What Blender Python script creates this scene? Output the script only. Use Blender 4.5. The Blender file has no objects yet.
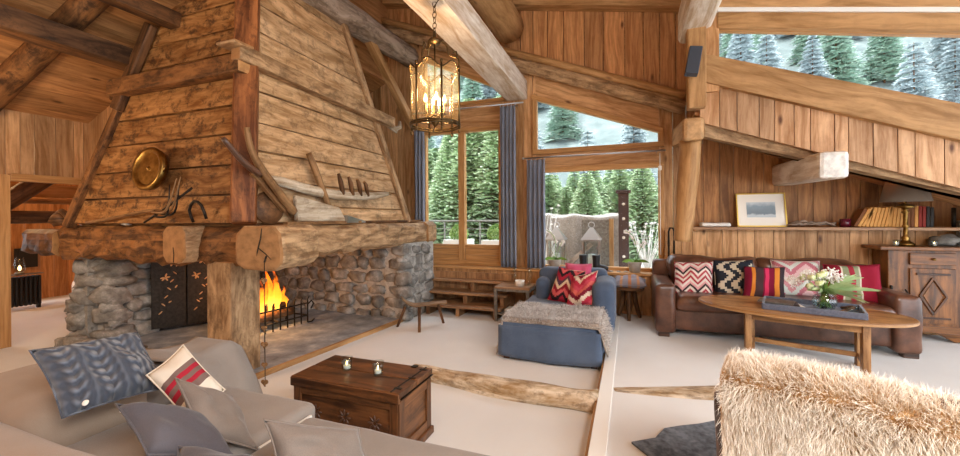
import bpy, bmesh, math, random
from mathutils import Vector as V, Matrix, noise as NZ
R_ = random.Random(7)
S = bpy.context.scene; C = S.collection
PI = math.pi
def rnd(a=0.0, b=1.0): return R_.uniform(a, b)
def hx(h):
    h = h.lstrip('#'); o = []
    for i in (0, 2, 4):
        c = int(h[i:i+2], 16)/255
        o.append(c/12.92 if c <= .04045 else ((c+.055)/1.055)**2.4)
    return (*o, 1)

# ------------------------------------------------------------------ materials
class G:
    def __init__(s, name):
        s.m = bpy.data.materials.new(name); s.m.use_nodes = True
        s.t = s.m.node_tree; s.b = s.t.nodes['Principled BSDF']; s.o = s.t.nodes['Material Output']
    def n(s, typ, ins=None, **props):
        nd = s.t.nodes.new('ShaderNode'+typ)
        for k, v in props.items(): setattr(nd, k, v)
        for k, v in (ins or {}).items():
            i = nd.inputs[k]
            if isinstance(v, bpy.types.NodeSocket): s.t.links.new(v, i)
            else: i.default_value = v
        return nd
    def set(s, **kw):
        for k, v in kw.items():
            i = s.b.inputs[k.replace('_', ' ')]
            if isinstance(v, bpy.types.NodeSocket): s.t.links.new(v, i)
            else: i.default_value = v
    def math(s, op, a, b=0.0, c=0.0):
        nd = s.t.nodes.new('ShaderNodeMath'); nd.operation = op
        for i, v in enumerate((a, b, c)):
            if isinstance(v, bpy.types.NodeSocket): s.t.links.new(v, nd.inputs[i])
            else: nd.inputs[i].default_value = v
        return nd.outputs[0]
    def ramp(s, f, stops, interp='LINEAR'):
        nd = s.t.nodes.new('ShaderNodeValToRGB'); cr = nd.color_ramp; cr.interpolation = interp
        while len(cr.elements) < len(stops): cr.elements.new(.5)
        for e, (p, c) in zip(cr.elements, stops):
            e.position = p; e.color = c if len(c) == 4 else (*c, 1)
        s.t.links.new(f, nd.inputs[0]); return nd.outputs[0]
    def mix(s, f, a, b, mode='MIX'):
        nd = s.t.nodes.new('ShaderNodeMix'); nd.data_type = 'RGBA'; nd.blend_type = mode
        for i, v in ((0, f), (6, a), (7, b)):
            if isinstance(v, bpy.types.NodeSocket): s.t.links.new(v, nd.inputs[i])
            else: nd.inputs[i].default_value = v
        return nd.outputs[2]
    def uv(s, name='UVMap'):
        u = s.n('UVMap', uv_map=name).outputs[0]
        x = s.n('SeparateXYZ', {0: u}); return x.outputs[0], x.outputs[1]
    def vec(s, x, y, z=0.0): return s.n('CombineXYZ', {0: x, 1: y, 2: z}).outputs[0]
    def noise(s, v, scale=5, detail=3, rough=.5, dist=0):
        return s.n('TexNoise', {'Vector': v, 'Scale': scale, 'Detail': detail, 'Roughness': rough, 'Distortion': dist}).outputs[0]
    def bump(s, h, st=.3, d=.01):
        s.t.links.new(s.n('Bump', {'Height': h, 'Strength': st, 'Distance': d}).outputs[0], s.b.inputs['Normal'])

def wood(name, light, dark, vs=12, rough=.55, knots=.5, stain=.3, staincol='#2a1a10', var=.5, bump=.3, uscale=.8, spec=.3, endc=None):
    g = G(name); light = hx(light); dark = hx(dark)
    u, v = g.uv(); r, e = g.uv('tone')
    z = g.math('MULTIPLY', r, 37.0)
    wob = g.noise(g.vec(g.math('MULTIPLY', u, .9), g.math('MULTIPLY', v, 2.0), z), 1.0, 2)
    vv = g.math('ADD', g.math('MULTIPLY', v, float(vs)), g.math('MULTIPLY', wob, 2.2))
    n1 = g.noise(g.vec(g.math('MULTIPLY', u, uscale), vv, z), 1.6, 6, .62, .4)
    n2 = g.noise(g.vec(g.math('MULTIPLY', u, 3.5), g.math('MULTIPLY', v, vs*5.0), z), 1.0, 3, .6)
    f = g.math('ADD', g.math('MULTIPLY', n1, .75), g.math('MULTIPLY', n2, .25))
    col = g.ramp(f, [(.40, dark), (.60, light)])
    if stain:
        st = g.noise(g.vec(g.math('MULTIPLY', u, 5.0), g.math('MULTIPLY', v, 6.0), g.math('ADD', z, 9.0)), 1.3, 8, .75, .3)
        sf = g.ramp(st, [(.5, (0, 0, 0)), (.62, (1, 1, 1))])
        col = g.mix(g.math('MULTIPLY', sf, float(stain)), col, hx(staincol))
    if knots:
        vo = g.n('TexVoronoi', {'Vector': g.vec(g.math('MULTIPLY', u, 2.2), g.math('MULTIPLY', v, 5.5), z), 'Scale': 1.0, 'Randomness': 1.0})
        kf = g.ramp(vo.outputs['Distance'], [(.05, (1, 1, 1)), (.16, (0, 0, 0))])
        pick = g.math('GREATER_THAN', g.n('SeparateColor', {0: vo.outputs['Color']}).outputs[0], .45)
        col = g.mix(g.math('MULTIPLY', g.math('MULTIPLY', kf, pick), float(knots)), col, hx(staincol))
    tone = g.math('ADD', g.math('MULTIPLY', r, float(var)), 1.0-var/2)
    col = g.mix(1.0, col, g.n('CombineColor', {0: tone, 1: tone, 2: tone}).outputs[0], 'MULTIPLY')
    if endc: 
        ec = g.ramp(g.noise(g.vec(u, v, z), 14, 5, .6), [(.3, tuple(c*.6 for c in hx(endc)[:3])+(1,)), (.6, hx(endc))])
        col = g.mix(e, col, ec)
    g.set(Base_Color=col, Roughness=rough, Specular_IOR_Level=spec)
    g.bump(f, bump, .012)
    return g.m
def plain(name, c, rough=.6, metal=0, spec=.4, nz=0, ns=20, bump=0, c2=None, sheen=0, coat=0):
    g = G(name)
    co = g.n('TexCoord').outputs['Object']
    if c2 or bump:
        n = g.noise(co, ns, 4, .6)
        if c2: g.set(Base_Color=g.ramp(n, [(.35, hx(c)), (.65, hx(c2))]))
        if bump: g.bump(n, bump, .01)
    if not c2: g.set(Base_Color=hx(c))
    g.set(Roughness=rough, Metallic=metal, Specular_IOR_Level=spec)
    if sheen: g.set(Sheen_Weight=sheen)
    if coat: g.set(Coat_Weight=coat)
    return g.m
def fabric(name, c, c2, scale=400, big=3, rough=.9, bump=.25):
    g = G(name); co = g.n('TexCoord').outputs['Object']
    a = g.noise(co, scale, 2); b = g.noise(co, big, 3)
    g.set(Base_Color=g.ramp(g.math('ADD', g.math('MULTIPLY', a, .5), g.math('MULTIPLY', b, .5)), [(.38, hx(c)), (.62, hx(c2))]),
          Roughness=rough, Specular_IOR_Level=.15, Sheen_Weight=.2)
    w = g.noise(co, 9, 3)
    g.bump(g.math('ADD', a, g.math('MULTIPLY', w, 2.0)), bump, .006); return g.m
def kilim(name, cols, fu=3, fv=9, amp=2.0, snap=40, vertical=False):
    g = G(name); u, v = g.uv()
    if vertical: u, v = v, u
    us = g.math('DIVIDE', g.math('FLOOR', g.math('MULTIPLY', u, float(snap))), float(snap))
    vs = g.math('DIVIDE', g.math('FLOOR', g.math('MULTIPLY', v, float(snap))), float(snap))
    tri = g.math('PINGPONG', g.math('MULTIPLY', us, float(fu)), 1.0)
    t = g.math('FRACT', g.math('ADD', g.math('MULTIPLY', vs, float(fv)/len(cols)), g.math('MULTIPLY', tri, amp/len(cols)*1.0)))
    n = len(cols)
    col = g.ramp(t, [(i/n, hx(c)) for i, c in enumerate(cols)], 'CONSTANT')
    g.set(Base_Color=col, Roughness=.9, Specular_IOR_Level=.1)
    g.bump(g.noise(g.n('TexCoord').outputs['Object'], 350, 2), .3, .004); return g.m
def emis(name, c, st):
    g = G(name); g.set(Base_Color=hx(c), Emission_Color=hx(c), Emission_Strength=st); return g.m
def glass(name, tint='#ffffff', rough=.0, base=.012):
    g = G(name)
    fc_ = g.n('LayerWeight', {'Blend': .5}).outputs['Facing']; fr = g.math('ADD', g.math('MULTIPLY', g.math('POWER', fc_, 5.0), .4), base)
    tr = g.n('BsdfTransparent', {'Color': hx(tint)}); gl = g.n('BsdfGlossy', {'Color': (1, 1, 1, 1), 'Roughness': rough})
    mx = g.n('MixShader', {0: fr, 1: tr.outputs[0], 2: gl.outputs[0]})
    g.t.links.new(mx.outputs[0], g.o.inputs[0]); return g.m

M = {}
M['wall'] = wood('pine_wall_boards', '#cfa273', '#9e7145', vs=9, knots=.9, stain=.12, staincol='#4a2a14', var=.55, rough=.5)
M['wallred'] = wood('larch_panel_boards', '#cf9864', '#a06c40', vs=11, knots=.8, stain=.1, staincol='#4a2412', var=.4, rough=.5)
M['ceil'] = wood('ceiling_planks', '#bd8a58', '#8a5f38', vs=8, knots=.8, stain=.15, staincol='#4a2a14', var=.45, rough=.5)
M['frame'] = wood('window_joinery', '#c99a64', '#a47646', vs=16, knots=.15, stain=.05, var=.12, rough=.4)
M['pale'] = wood('pale_beam', '#c09564', '#926a3e', vs=6, knots=.6, stain=.12, staincol='#5a3a20', var=.2, rough=.6, endc='#c2996a')
M['white'] = wood('whitened_beam', '#ddd2c4', '#b39a7e', vs=6, knots=.35, stain=.18, staincol='#8a6a48', var=.15, rough=.7, endc='#e8e4dc')
M['header'] = wood('bleached_boards', '#c9a078', '#9a6e46', vs=8, knots=1.0, stain=.15, staincol='#5a3620', var=.4, rough=.5)
M['oldwood'] = wood('old_hood_boards', '#b0814e', '#74491f', vs=8, knots=.6, stain=.85, staincol='#3a2414', var=.35, rough=.7, bump=.6, uscale=1.6)
M['oldpale'] = wood('old_side_boards', '#d6b288', '#9c7850', vs=8, knots=.6, stain=.55, staincol='#5a452f', var=.3, rough=.7, bump=.6, uscale=1.4)
M['beam'] = wood('hewn_brown_beam', '#8f6238', '#4a2f18', vs=6, knots=.5, stain=.8, staincol='#2e1c10', var=.2, rough=.7, bump=.9, uscale=2, endc='#b98a58')
M['beamlt'] = wood('hewn_light_beam', '#c4a27a', '#7e5f40', vs=6, knots=.5, stain=.5, staincol='#54422e', var=.2, rough=.7, bump=.9, uscale=2, endc='#a87c50')
M['dark'] = wood('dark_round_timber', '#7a5433', '#3e2816', vs=5, knots=.4, stain=.5, staincol='#1c120a', var=.2, rough=.6, bump=.6, endc='#a87c4c')
M['redpost'] = wood('reddish_post', '#a4683c', '#5e3318', vs=7, knots=.3, stain=.5, staincol='#2a160c', var=.1, rough=.5, bump=.5)
M['grey'] = wood('weathered_grey_log', '#b3a090', '#6e5a48', vs=5, knots=.4, stain=.5, staincol='#40342a', var=.1, rough=.8, bump=.8, endc='#b59c80')
M['drift'] = wood('silvered_threshold_log', '#d6c5ac', '#94764f', vs=6, knots=.3, stain=.6, staincol='#5a432c', var=.1, rough=.8, bump=1., uscale=2.5)
M['chest'] = wood('dark_chest_wood', '#7c4f2c', '#3c2210', vs=8, knots=.4, stain=.5, staincol='#22120a', var=.2, rough=.42, bump=.3, spec=.5)
M['walnut'] = wood('cabinet_wood', '#96602f', '#523114', vs=8, knots=.3, stain=.4, staincol='#24140a', var=.2, rough=.4, spec=.5)
M['table'] = wood('coffee_table_wood', '#b88a58', '#7c5228', vs=7, knots=.5, stain=.4, staincol='#3e2612', var=.25, rough=.4, spec=.5)
M['step'] = wood('step_boards', '#b58a60', '#7c583a', vs=8, knots=.3, stain=.3, staincol='#3a2614', var=.3, rough=.45, spec=.5)
M['tool'] = wood('tool_wood', '#a07c54', '#6a4828', vs=9, knots=.1, stain=.5, staincol='#3a2818', var=.2, rough=.6)
M['toolgrey'] = wood('worn_grey_tool_wood', '#c8bca8', '#8a7458', vs=8, knots=.1, stain=.4, staincol='#5a4834', var=.2, rough=.6)
M['blackwood'] = wood('dark_chair_wood', '#6a4a38', '#2e1e16', vs=8, knots=0, stain=.3, var=.1, rough=.35, spec=.6)
M['iron'] = plain('black_iron', '#26231f', .5, .7, c2='#3a342e', ns=30, bump=.2)
M['brass'] = plain('aged_brass', '#9a7a44', .34, 1, c2='#6e5228', ns=12)
M['bronze'] = plain('dark_bronze', '#6e5a3c', .42, 1, c2='#4c3c26', ns=12)
M['steel'] = plain('brushed_steel', '#b8b8b8', .3, 1)
M['galv'] = plain('weathered_grey_metal', '#8d8a84', .5, .6, c2='#6a655c', ns=25)
M['white_paint'] = plain('white_painted', '#e8e6e0', .5)
M['glass'] = glass('window_glass')
M['tumbler'] = glass('clear_glass', '#eef3f3', 0, .05)
g = G('warm_lantern_glass')
tr = g.n('BsdfTransparent', {'Color': (1, .96, .86, 1)}); tl = g.n('BsdfTranslucent', {'Color': (1, .9, .7, 1)}); gl = g.n('BsdfGlossy', {'Roughness': .15})
m1 = g.n('MixShader', {0: .02, 1: tr.outputs[0], 2: tl.outputs[0]}); m2 = g.n('MixShader', {0: .06, 1: m1.outputs[0], 2: gl.outputs[0]})
g.t.links.new(m2.outputs[0], g.o.inputs[0]); M['lampglass'] = g.m
M['carpet'] = fabric('pale_carpet', '#cdccc9', '#dddcd9', 260, 1.2, .95, .3)
M['hearth'] = None
M['linen'] = fabric('beige_linen', '#827a73', '#989088', 500, 2.5)
M['linentan'] = fabric('tan_linen', '#958473', '#a89686', 500, 2.5)
M['greylinen'] = fabric('grey_linen_cushion', '#71675f', '#877b71', 450, 3)
M['charc'] = fabric('charcoal_cushion', '#4e4b50', '#626066', 450, 3)
M['denim'] = fabric('blue_grey_cover', '#414e62', '#59687e', 300, 3)
M['curtain'] = fabric('slate_blue_curtain', '#69707f', '#8b919f', 300, 2)
M['leather'] = plain('brown_leather', '#3e251a', .30, 0, .6, c2='#6e4936', ns=5, bump=.15)
M['creamfur'] = None
M['wax'] = plain('white_wax', '#f4efe4', .4)
M['leaf'] = plain('green_leaf', '#5c8a34', .45, c2='#83ab4c', ns=8)
M['leafpale'] = plain('pale_green_leaf', '#9dbb86', .45, c2='#c3d3a0', ns=8)
M['petal'] = plain('white_petal', '#f2f0ea', .6)
M['potgrey'] = plain('grey_clay_pot', '#b9b4ac', .8, c2='#a49e94', ns=15)
M['black'] = plain('black_plastic', '#1c1c1e', .45)
M['speaker'] = plain('slate_speaker', '#3c434e', .5)
M['flame'] = emis('candle_flame', '#ffd890', 8)
M['bulb'] = emis('candle_bulb', '#ffcf85', 14)
M['bookpaper'] = plain('yellowed_spine', '#c98e48', .7, c2='#dba45c', ns=9)
M['bookred'] = plain('red_book_cloth', '#8e2d22', .7)
M['bookdark'] = plain('dark_book_cloth', '#26221e', .6)
M['bookbrown'] = plain('brown_book_cloth', '#7a4a24', .7)
M['wine'] = plain('wine_red_glass', '#5a1428', .2, 0, .6)
M['stonegrey'] = None
def stone_mat(name, c1, c2, c3, ns=9):
    g = G(name); co = g.n('TexCoord').outputs['Object']; r, e = g.uv('tone')
    a = g.noise(co, ns, 6, .65); b = g.noise(co, 60, 3)
    col = g.ramp(a, [(.3, hx(c1)), (.52, hx(c2)), (.72, hx(c3))])
    t = g.math('ADD', g.math('MULTIPLY', r, .45), .78)
    col = g.mix(1.0, col, g.n('CombineColor', {0: t, 1: t, 2: t}).outputs[0], 'MULTIPLY')
    g.set(Base_Color=col, Roughness=.85, Specular_IOR_Level=.2); g.bump(g.math('ADD', a, g.math('MULTIPLY', b, .3)), .6, .02); return g.m
M['stone'] = stone_mat('field_stone', '#595652', '#88857f', '#b9b6b0', 7)
M['mortar'] = stone_mat('grey_mortar', '#8c8983', '#a6a29a', '#b8b4ac', 20)
M['hearth'] = stone_mat('slate_hearth', '#666e78', '#8b949e', '#b4bac2', 4)
M['soot'] = stone_mat('sooty_stone', '#35312e', '#4a4440', '#6a625a')

# ------------------------------------------------------------------ mesh builder
class MB:
    def __init__(s): s.v = []; s.f = []; s.uv = []; s.t = []; s.m = []; s.s = []
    def add(s, verts): 
        b = len(s.v); s.v += [V(p) for p in verts]; return b
    def face(s, idx, uvs, tone=(.5, 0), mi=0, smooth=False):
        s.f.append(idx); s.uv.append(uvs); s.t.append(tone); s.m.append(mi); s.s.append(smooth)
    def hexa(s, P, g, mi=0, tone=None):
        P = [V(p) for p in P]; g = V(g).normalized(); r = rnd() if tone is None else tone
        o1, o2 = rnd(0, 30), rnd(0, 30); b = s.add(P); cen = sum(P, V())/8
        for q in ((0, 3, 2, 1), (4, 5, 6, 7), (0, 1, 5, 4), (1, 2, 6, 5), (2, 3, 7, 6), (3, 0, 4, 7)):
            n = (P[q[2]]-P[q[0]]).cross(P[q[3]]-P[q[1]])
            n = n.normalized() if n.length > 1e-9 else V((0, 0, 1))
            if abs(n.dot(g)) > .7:
                a = g.orthogonal().normalized(); c = g.cross(a)
                uv = [((P[i]-cen).dot(a), (P[i]-cen).dot(c)) for i in q]; e = 1
            else:
                c = n.cross(g).normalized(); uv = [(P[i].dot(g)+o1, P[i].dot(c)+o2) for i in q]; e = 0
            s.face([b+i for i in q], uv, (r, e), mi)
        return s
    def box(s, x0, x1, y0, y1, z0, z1, g=None, mi=0, tone=None):
        if g is None:
            d = (abs(x1-x0), abs(y1-y0), abs(z1-z0)); g = [(1, 0, 0), (0, 1, 0), (0, 0, 1)][d.index(max(d))]
        return s.hexa([(x0, y0, z0), (x1, y0, z0), (x1, y1, z0), (x0, y1, z0), (x0, y0, z1), (x1, y0, z1), (x1, y1, z1), (x0, y1, z1)], g, mi, tone)
    def beam(s, p0, p1, w, h, up=(0, 0, 1), mi=0, w1=None, h1=None, tone=None):
        p0, p1 = V(p0), V(p1); d = (p1-p0).normalized(); a = d.cross(V(up)).normalized(); b = a.cross(d)
        w1 = w if w1 is None else w1; h1 = h if h1 is None else h1; L = []
        for p, ww, hh in ((p0, w, h), (p1, w1, h1)):
            L.append([p-a*ww/2-b*hh/2, p+a*ww/2-b*hh/2, p+a*ww/2+b*hh/2, p-a*ww/2+b*hh/2])
        return s.hexa(L[0]+L[1], d, mi, tone)
    def strip(s, A, B, D, E, th, g, mi=0, tone=None):   # A,B bottom edge, D,E top edge (A-B-E-D), th thickness vector
        th = V(th); q = [V(A), V(B), V(E), V(D)]
        return s.hexa(q+[p+th for p in q], g, mi, tone)
    def tube(s, pts, rad, n=10, wob=0, mi=0, caps=True, seed=None, flat=(1, 1), sub=1, tone=None):
        pts = [V(p) for p in pts]; rad = list(rad) if hasattr(rad, '__len__') else [rad]*len(pts)
        if sub > 1:
            P, Q = [], []
            for i in range(len(pts)-1):
                for k in range(sub):
                    t = k/sub; a_ = pts[max(0, i-1)]; d_ = pts[min(len(pts)-1, i+2)]; b_, c_ = pts[i], pts[i+1]
                    P.append(.5*((2*b_)+(c_-a_)*t+(2*a_-5*b_+4*c_-d_)*t*t+(3*b_-a_-3*c_+d_)*t**3)); Q.append(rad[i]*(1-t)+rad[i+1]*t)
            P.append(pts[-1]); Q.append(rad[-1]); pts, rad = P, Q
        sd = rnd(0, 100) if seed is None else seed; r = rnd() if tone is None else tone; o = rnd(0, 30)
        d = (pts[1]-pts[0]).normalized(); up = V((0, 0, 1)) if abs(d.z) < .9 else V((1, 0, 0))
        a = d.cross(up).normalized(); L = 0; rings = []; us = []
        for i, p in enumerate(pts):
            if i: L += (p-pts[i-1]).length
            if 0 < i < len(pts)-1: d = (pts[i+1]-pts[i-1]).normalized()
            elif i: d = (p-pts[i-1]).normalized()
            a = (a-d*a.dot(d)).normalized(); b = d.cross(a); ring = []
            for k in range(n):
                th = 2*PI*k/n; q = a*math.cos(th)*flat[0]+b*math.sin(th)*flat[1]
                w = 1+wob*NZ.noise(V((math.cos(th)*1.3, math.sin(th)*1.3, L*2.2))+V((sd, sd, sd)))*2 if wob else 1
                ring.append(p+q*rad[i]*w)
            rings.append(s.add(ring)); us.append(L)
        rm = sum(rad)/len(rad)
        for i in range(len(pts)-1):
            for k in range(n):
                k2 = (k+1) % n; v0 = k/n*2*PI*rm+o; v1 = (k+1)/n*2*PI*rm+o
                s.face([rings[i]+k, rings[i]+k2, rings[i+1]+k2, rings[i+1]+k], [(us[i]+o, v0), (us[i]+o, v1), (us[i+1]+o, v1), (us[i+1]+o, v0)], (r, 0), mi, True)
        if caps:
            for R0, rr in ((rings[0], rad[0]), (rings[-1], rad[-1])):
                idx = [R0+k for k in range(n)]
                s.face(idx, [(math.cos(2*PI*k/n)*rr, math.sin(2*PI*k/n)*rr) for k in range(n)], (r, 1), mi)
        return s
    def lathe(s, prof, c, n=20, mi=0, axis=None, smooth=True):
        c = V(c); ax = V(axis).normalized() if axis else V((0, 0, 1)); a = ax.orthogonal().normalized(); b = ax.cross(a); rings = []
        for r, z in prof:
            rings.append(s.add([c+ax*z+(a*math.cos(2*PI*k/n)+b*math.sin(2*PI*k/n))*max(r, 1e-4) for k in range(n)]))
        for i in range(len(prof)-1):
            for k in range(n):
                k2 = (k+1) % n
                s.face([rings[i]+k, rings[i]+k2, rings[i+1]+k2, rings[i+1]+k], [(k/n, i*.1), ((k+1)/n, i*.1), ((k+1)/n, i*.1+.1), (k/n, i*.1+.1)], (.5, 0), mi, smooth)
        for q in (0, -1):
            if prof[q][0] > 1e-3: s.face([rings[q]+k for k in range(n)], [(0, 0)]*n, (.5, 0), mi)
        return s
    def grid(s, fn, nu, nv, mi=0, closed=False, uvf=None, tone=.5):
        b = s.add([fn(i/nu, j/nv) for j in range(nv+1) for i in range(nu+1)])
        uvf = uvf or (lambda u, v: (u, v))
        for j in range(nv):
            for i in range(nu):
                q = [(i, j), (i+1, j), (i+1, j+1), (i, j+1)]
                s.face([b+y*(nu+1)+x for x, y in q], [uvf(x/nu, y/nv) for x, y in q], (tone, 0), mi, True)
        return s
    def blob(s, c, r, pw=.6, nz=.12, n=10, basis=None, mi=0, tone=None):
        c = V(c); sd = V((rnd(0, 99), rnd(0, 99), rnd(0, 99))); t = rnd() if tone is None else tone; m = n//2+1
        B = basis or (V((1, 0, 0)), V((0, 1, 0)), V((0, 0, 1)))
        sg = lambda x: math.copysign(abs(x)**pw, x)
        def P(u, v):
            th = 2*PI*u; ph = PI*(v-.5); d = V((sg(math.cos(ph))*sg(math.cos(th)), sg(math.cos(ph))*sg(math.sin(th)), sg(math.sin(ph))))
            k = 1+nz*2*NZ.noise(V((math.cos(ph)*math.cos(th), math.cos(ph)*math.sin(th), math.sin(ph)))*1.3+sd)
            return c+(B[0]*d.x*r[0]+B[1]*d.y*r[1]+B[2]*d.z*r[2])*k
        return s.grid(P, n, m, mi, tone=t)
    def rbox(s, c, size, r, basis=None, n=6, nz=0, mi=0, scale=1):
        c = V(c); B = basis or (V((1, 0, 0)), V((0, 1, 0)), V((0, 0, 1))); h = [x/2 for x in size]; r = min(r, min(h)*.999)
        for ax in range(3):
            for sgn in (-1, 1):
                a1, a2 = (ax+1) % 3, (ax+2) % 3
                k1 = max(n, 6); 
                def P(u, v):
                    q = [0, 0, 0]; q[ax] = sgn*h[ax]
                    # concentrate samples on the rounded rim
                    def mp(t, hh):
                        t = t*2-1; e = r/hh
                        w = abs(t)
                        y = (w/.6)*(1-e) if w < .6 else (1-e)+(w-.6)/.4*e
                        return math.copysign(y, t)*hh
                    q[a1] = mp(u, h[a1]); q[a2] = mp(v, h[a2])
                    inn = [max(-h[i]+r, min(h[i]-r, q[i])) for i in range(3)]
                    d = V(q)-V(inn); d = d.normalized()*r if d.length > 1e-9 else V()
                    p = V(inn)+d; w = c+B[0]*p.x+B[1]*p.y+B[2]*p.z
                    if nz: w = w+(B[0]*p.x+B[1]*p.y+B[2]*p.z).normalized()*nz*NZ.noise(w*4.0)*2
                    return w
                s.grid(P, 10, 10, mi, uvf=lambda u, v, a=a1, b=a2: (u*size[a], v*size[b]))
        return s
    def pillow(s, c, u, v, t, n=16, seed=0, mi=0):
        c, u, v = V(c), V(u), V(v); w = u.cross(v).normalized()
        for sg in (1, -1):
            def P(a, b):
                x = a*2-1; y = b*2-1
                px = x*(1-.07*(1-y*y)); py = y*(1-.07*(1-x*x))
                h = t/2*((1-abs(x)**3.2)*(1-abs(y)**3.2))**.55
                h *= 1+.5*NZ.noise(V((x*1.7+seed, y*1.7, seed+sg)))
                return c+u*px+v*py+w*h*sg
            s.grid(P, n, n, mi)
        return s

WL = {}
def finish(name, mb, mats, off, bevel, smooth_all):
    bm = bmesh.new(); vs = [bm.verts.new(p-off) for p in mb.v]
    uvl = bm.loops.layers.uv.new('UVMap'); tl = bm.loops.layers.uv.new('tone')
    for idx, uvs, t, mi, sm in zip(mb.f, mb.uv, mb.t, mb.m, mb.s):
        try: f = bm.faces.new([vs[i] for i in idx])
        except ValueError: continue
        f.material_index = mi; f.smooth = sm or smooth_all
        for l, q in zip(f.loops, uvs): l[uvl].uv = q; l[tl].uv = t
    bm.verts.ensure_lookup_table()
    if smooth_all != 'keep': bmesh.ops.remove_doubles(bm, verts=bm.verts, dist=1e-5)
    bmesh.ops.recalc_face_normals(bm, faces=bm.faces)
    me = bpy.data.meshes.new(name); bm.to_mesh(me); bm.free()
    for m in (mats if isinstance(mats, (list, tuple)) else [mats]): me.materials.append(M[m] if isinstance(m, str) else m)
    o = bpy.data.objects.new(name, me); C.objects.link(o)
    if bevel:
        b = o.modifiers.new('bevel', 'BEVEL'); b.width = bevel; b.segments = 2; b.limit_method = 'ANGLE'; b.angle_limit = .8; b.harden_normals = False
    return o
def tag(o, label=None, cat=None, group=None, kind=None):
    if label: o['label'] = label
    if cat: o['category'] = cat
    if group: o['group'] = group
    if kind: o['kind'] = kind
    return o
def thing(name, label, cat, loc=(0, 0, 0), group=None):
    o = bpy.data.objects.new(name, None); C.objects.link(o); o.location = loc; o.empty_display_size = .1
    WL[o] = V(loc); return tag(o, label, cat, group)
def part(name, mb, mats, parent, bevel=0, smooth=False, label=None, kind=None):
    off = WL[parent]; o = finish(name, mb, mats, off, bevel, smooth); o.parent = parent; WL[o] = off
    return tag(o, label, None, None, kind)
def top(name, mb, mats, label, cat, group=None, bevel=0, smooth=False, kind=None):
    xs = [p.x for p in mb.v]; ys = [p.y for p in mb.v]; zs = [p.z for p in mb.v]
    off = V(((min(xs)+max(xs))/2, (min(ys)+max(ys))/2, min(zs)))
    o = finish(name, mb, mats, off, bevel, smooth); o.location = off; WL[o] = V((0, 0, 0))+off
    return tag(o, label, cat, group, kind)
def struct(name, mb, mats, bevel=0, smooth=False):
    o = top(name, mb, mats, None, None, None, bevel, smooth, 'structure'); return o
def sthing(name, loc=(0, 0, 0)):
    o = bpy.data.objects.new(name, None); C.objects.link(o); o.location = loc; WL[o] = V(loc); o['kind'] = 'structure'; return o
def copy_tree(o, parent=None):
    c = o.copy(); C.objects.link(c)
    if parent: c.parent = parent
    for ch in list(o.children): copy_tree(ch, c)
    return c

# ------------------------------------------------------------------ the shell
roofL = lambda x: 2.82+.42*(x+6.94)
roofU = lambda x: 5.4-.19*(x+4.15)
def vboards(mb, x0, x1, lo, hi, y, th=.04, w=(.13, .21), gap=.006):
    x = x0
    while x < x1-.01:
        e = min(x1, x+rnd(*w)); 
        if x1-e < .05: e = x1
        f = y+rnd(0, .006)
        A, B = x+gap/2, e-gap/2
        mb.hexa([(A, f, lo(A)), (B, f, lo(B)), (B, y+th, lo(B)), (A, y+th, lo(A)), (A, f, hi(A)), (B, f, hi(B)), (B, y+th, hi(B)), (A, y+th, hi(A))], (0, 0, 1))
        x = e
def k(c): return lambda x: c
fm = MB()
fm.box(-12, -.2, -7, 6.5, -.1, 0); fm.box(-.2, 6.5, -7, 6.5, -.1, .1)
struct('floor', fm, 'carpet')
zl = lambda x: 4.05-.39*(x+1.735)          # sloping log over the windows
t3 = lambda x: 3.93-.465*(x+2.715)
t4 = lambda x: 3.34-.366*(x+1.366)
w = MB(); YW = 6.3
vboards(w, -7.0, -3.42, k(0), lambda x: roofU(x)+.1, YW)
vboards(w, -3.42, -1.96, k(0), k(.68), YW+.02)
vboards(w, -1.96, -1.40, k(0), zl, YW)
vboards(w, -1.40, .40, k(0), k(.62), YW+.02)
vboards(w, .40, .86, k(0), zl, YW)
w.box(-3.42, -1.96, YW, YW+.04, 3.0, 3.2); w.box(-3.42, -1.96, YW+.005, YW+.04, 3.2, 3.42)
w.box(-1.40, .40, YW, YW+.04, 2.26, 2.52)
def sl(mb, x0, x1, f, g_, y0, y1, gr=(1, 0, -.38)):
    mb.hexa([(x0, y0, f(x0)), (x1, y0, f(x1)), (x1, y1, f(x1)), (x0, y1, f(x0)), (x0, y0, g_(x0)), (x1, y0, g_(x1)), (x1, y1, g_(x1)), (x0, y1, g_(x0))], gr)
sl(w, -3.42, -1.96, lambda x: t3(x)+.06, lambda x: max(zl(x), t3(x)+.1), YW, YW+.04)
sl(w, -1.40, .40, lambda x: t4(x)+.06, zl, YW, YW+.04)
struct('wall_back', w, 'wall')
w = MB(); vboards(w, -4.2, .9, zl, lambda x: roofU(x)+.1, YW-.03, .05, (.2, .32), .012); sl(w, -4.2, .9, zl, lambda x: roofU(x)+.1, 6.33, 6.37); struct('wall_back_upper', w, 'wallred')
lw = MB(); x = -3.42
w = MB(); vboards(w, -3.5, .46, k(0), k(.655), 6.08, .04, (.1, .16)); struct('wall_back_plinth', w, 'wall', .002)
w = MB(); w.box(-3.7, .46, 6.03, 6.32, .655, .69); struct('trim_1', w, 'frame', .004)
# left wall
def lboards(mb, y0, y1, lo, hi, x=-6.94):
    y = y0
    while y < y1-.01:
        e = min(y1, y+rnd(.12, .2)); f = x-rnd(0, .006)
        mb.box(x-.05, f, y+.003, e-.003, lo, hi, (0, 0, 1)); y = e
w = MB(); lboards(w, -6, 2.47, 0, 2.95); lboards(w, 2.47, 3.2, 2.02, 2.95); lboards(w, 3.2, 3.3, 0, 2.95); struct('wall_left', w, 'wall')
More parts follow.
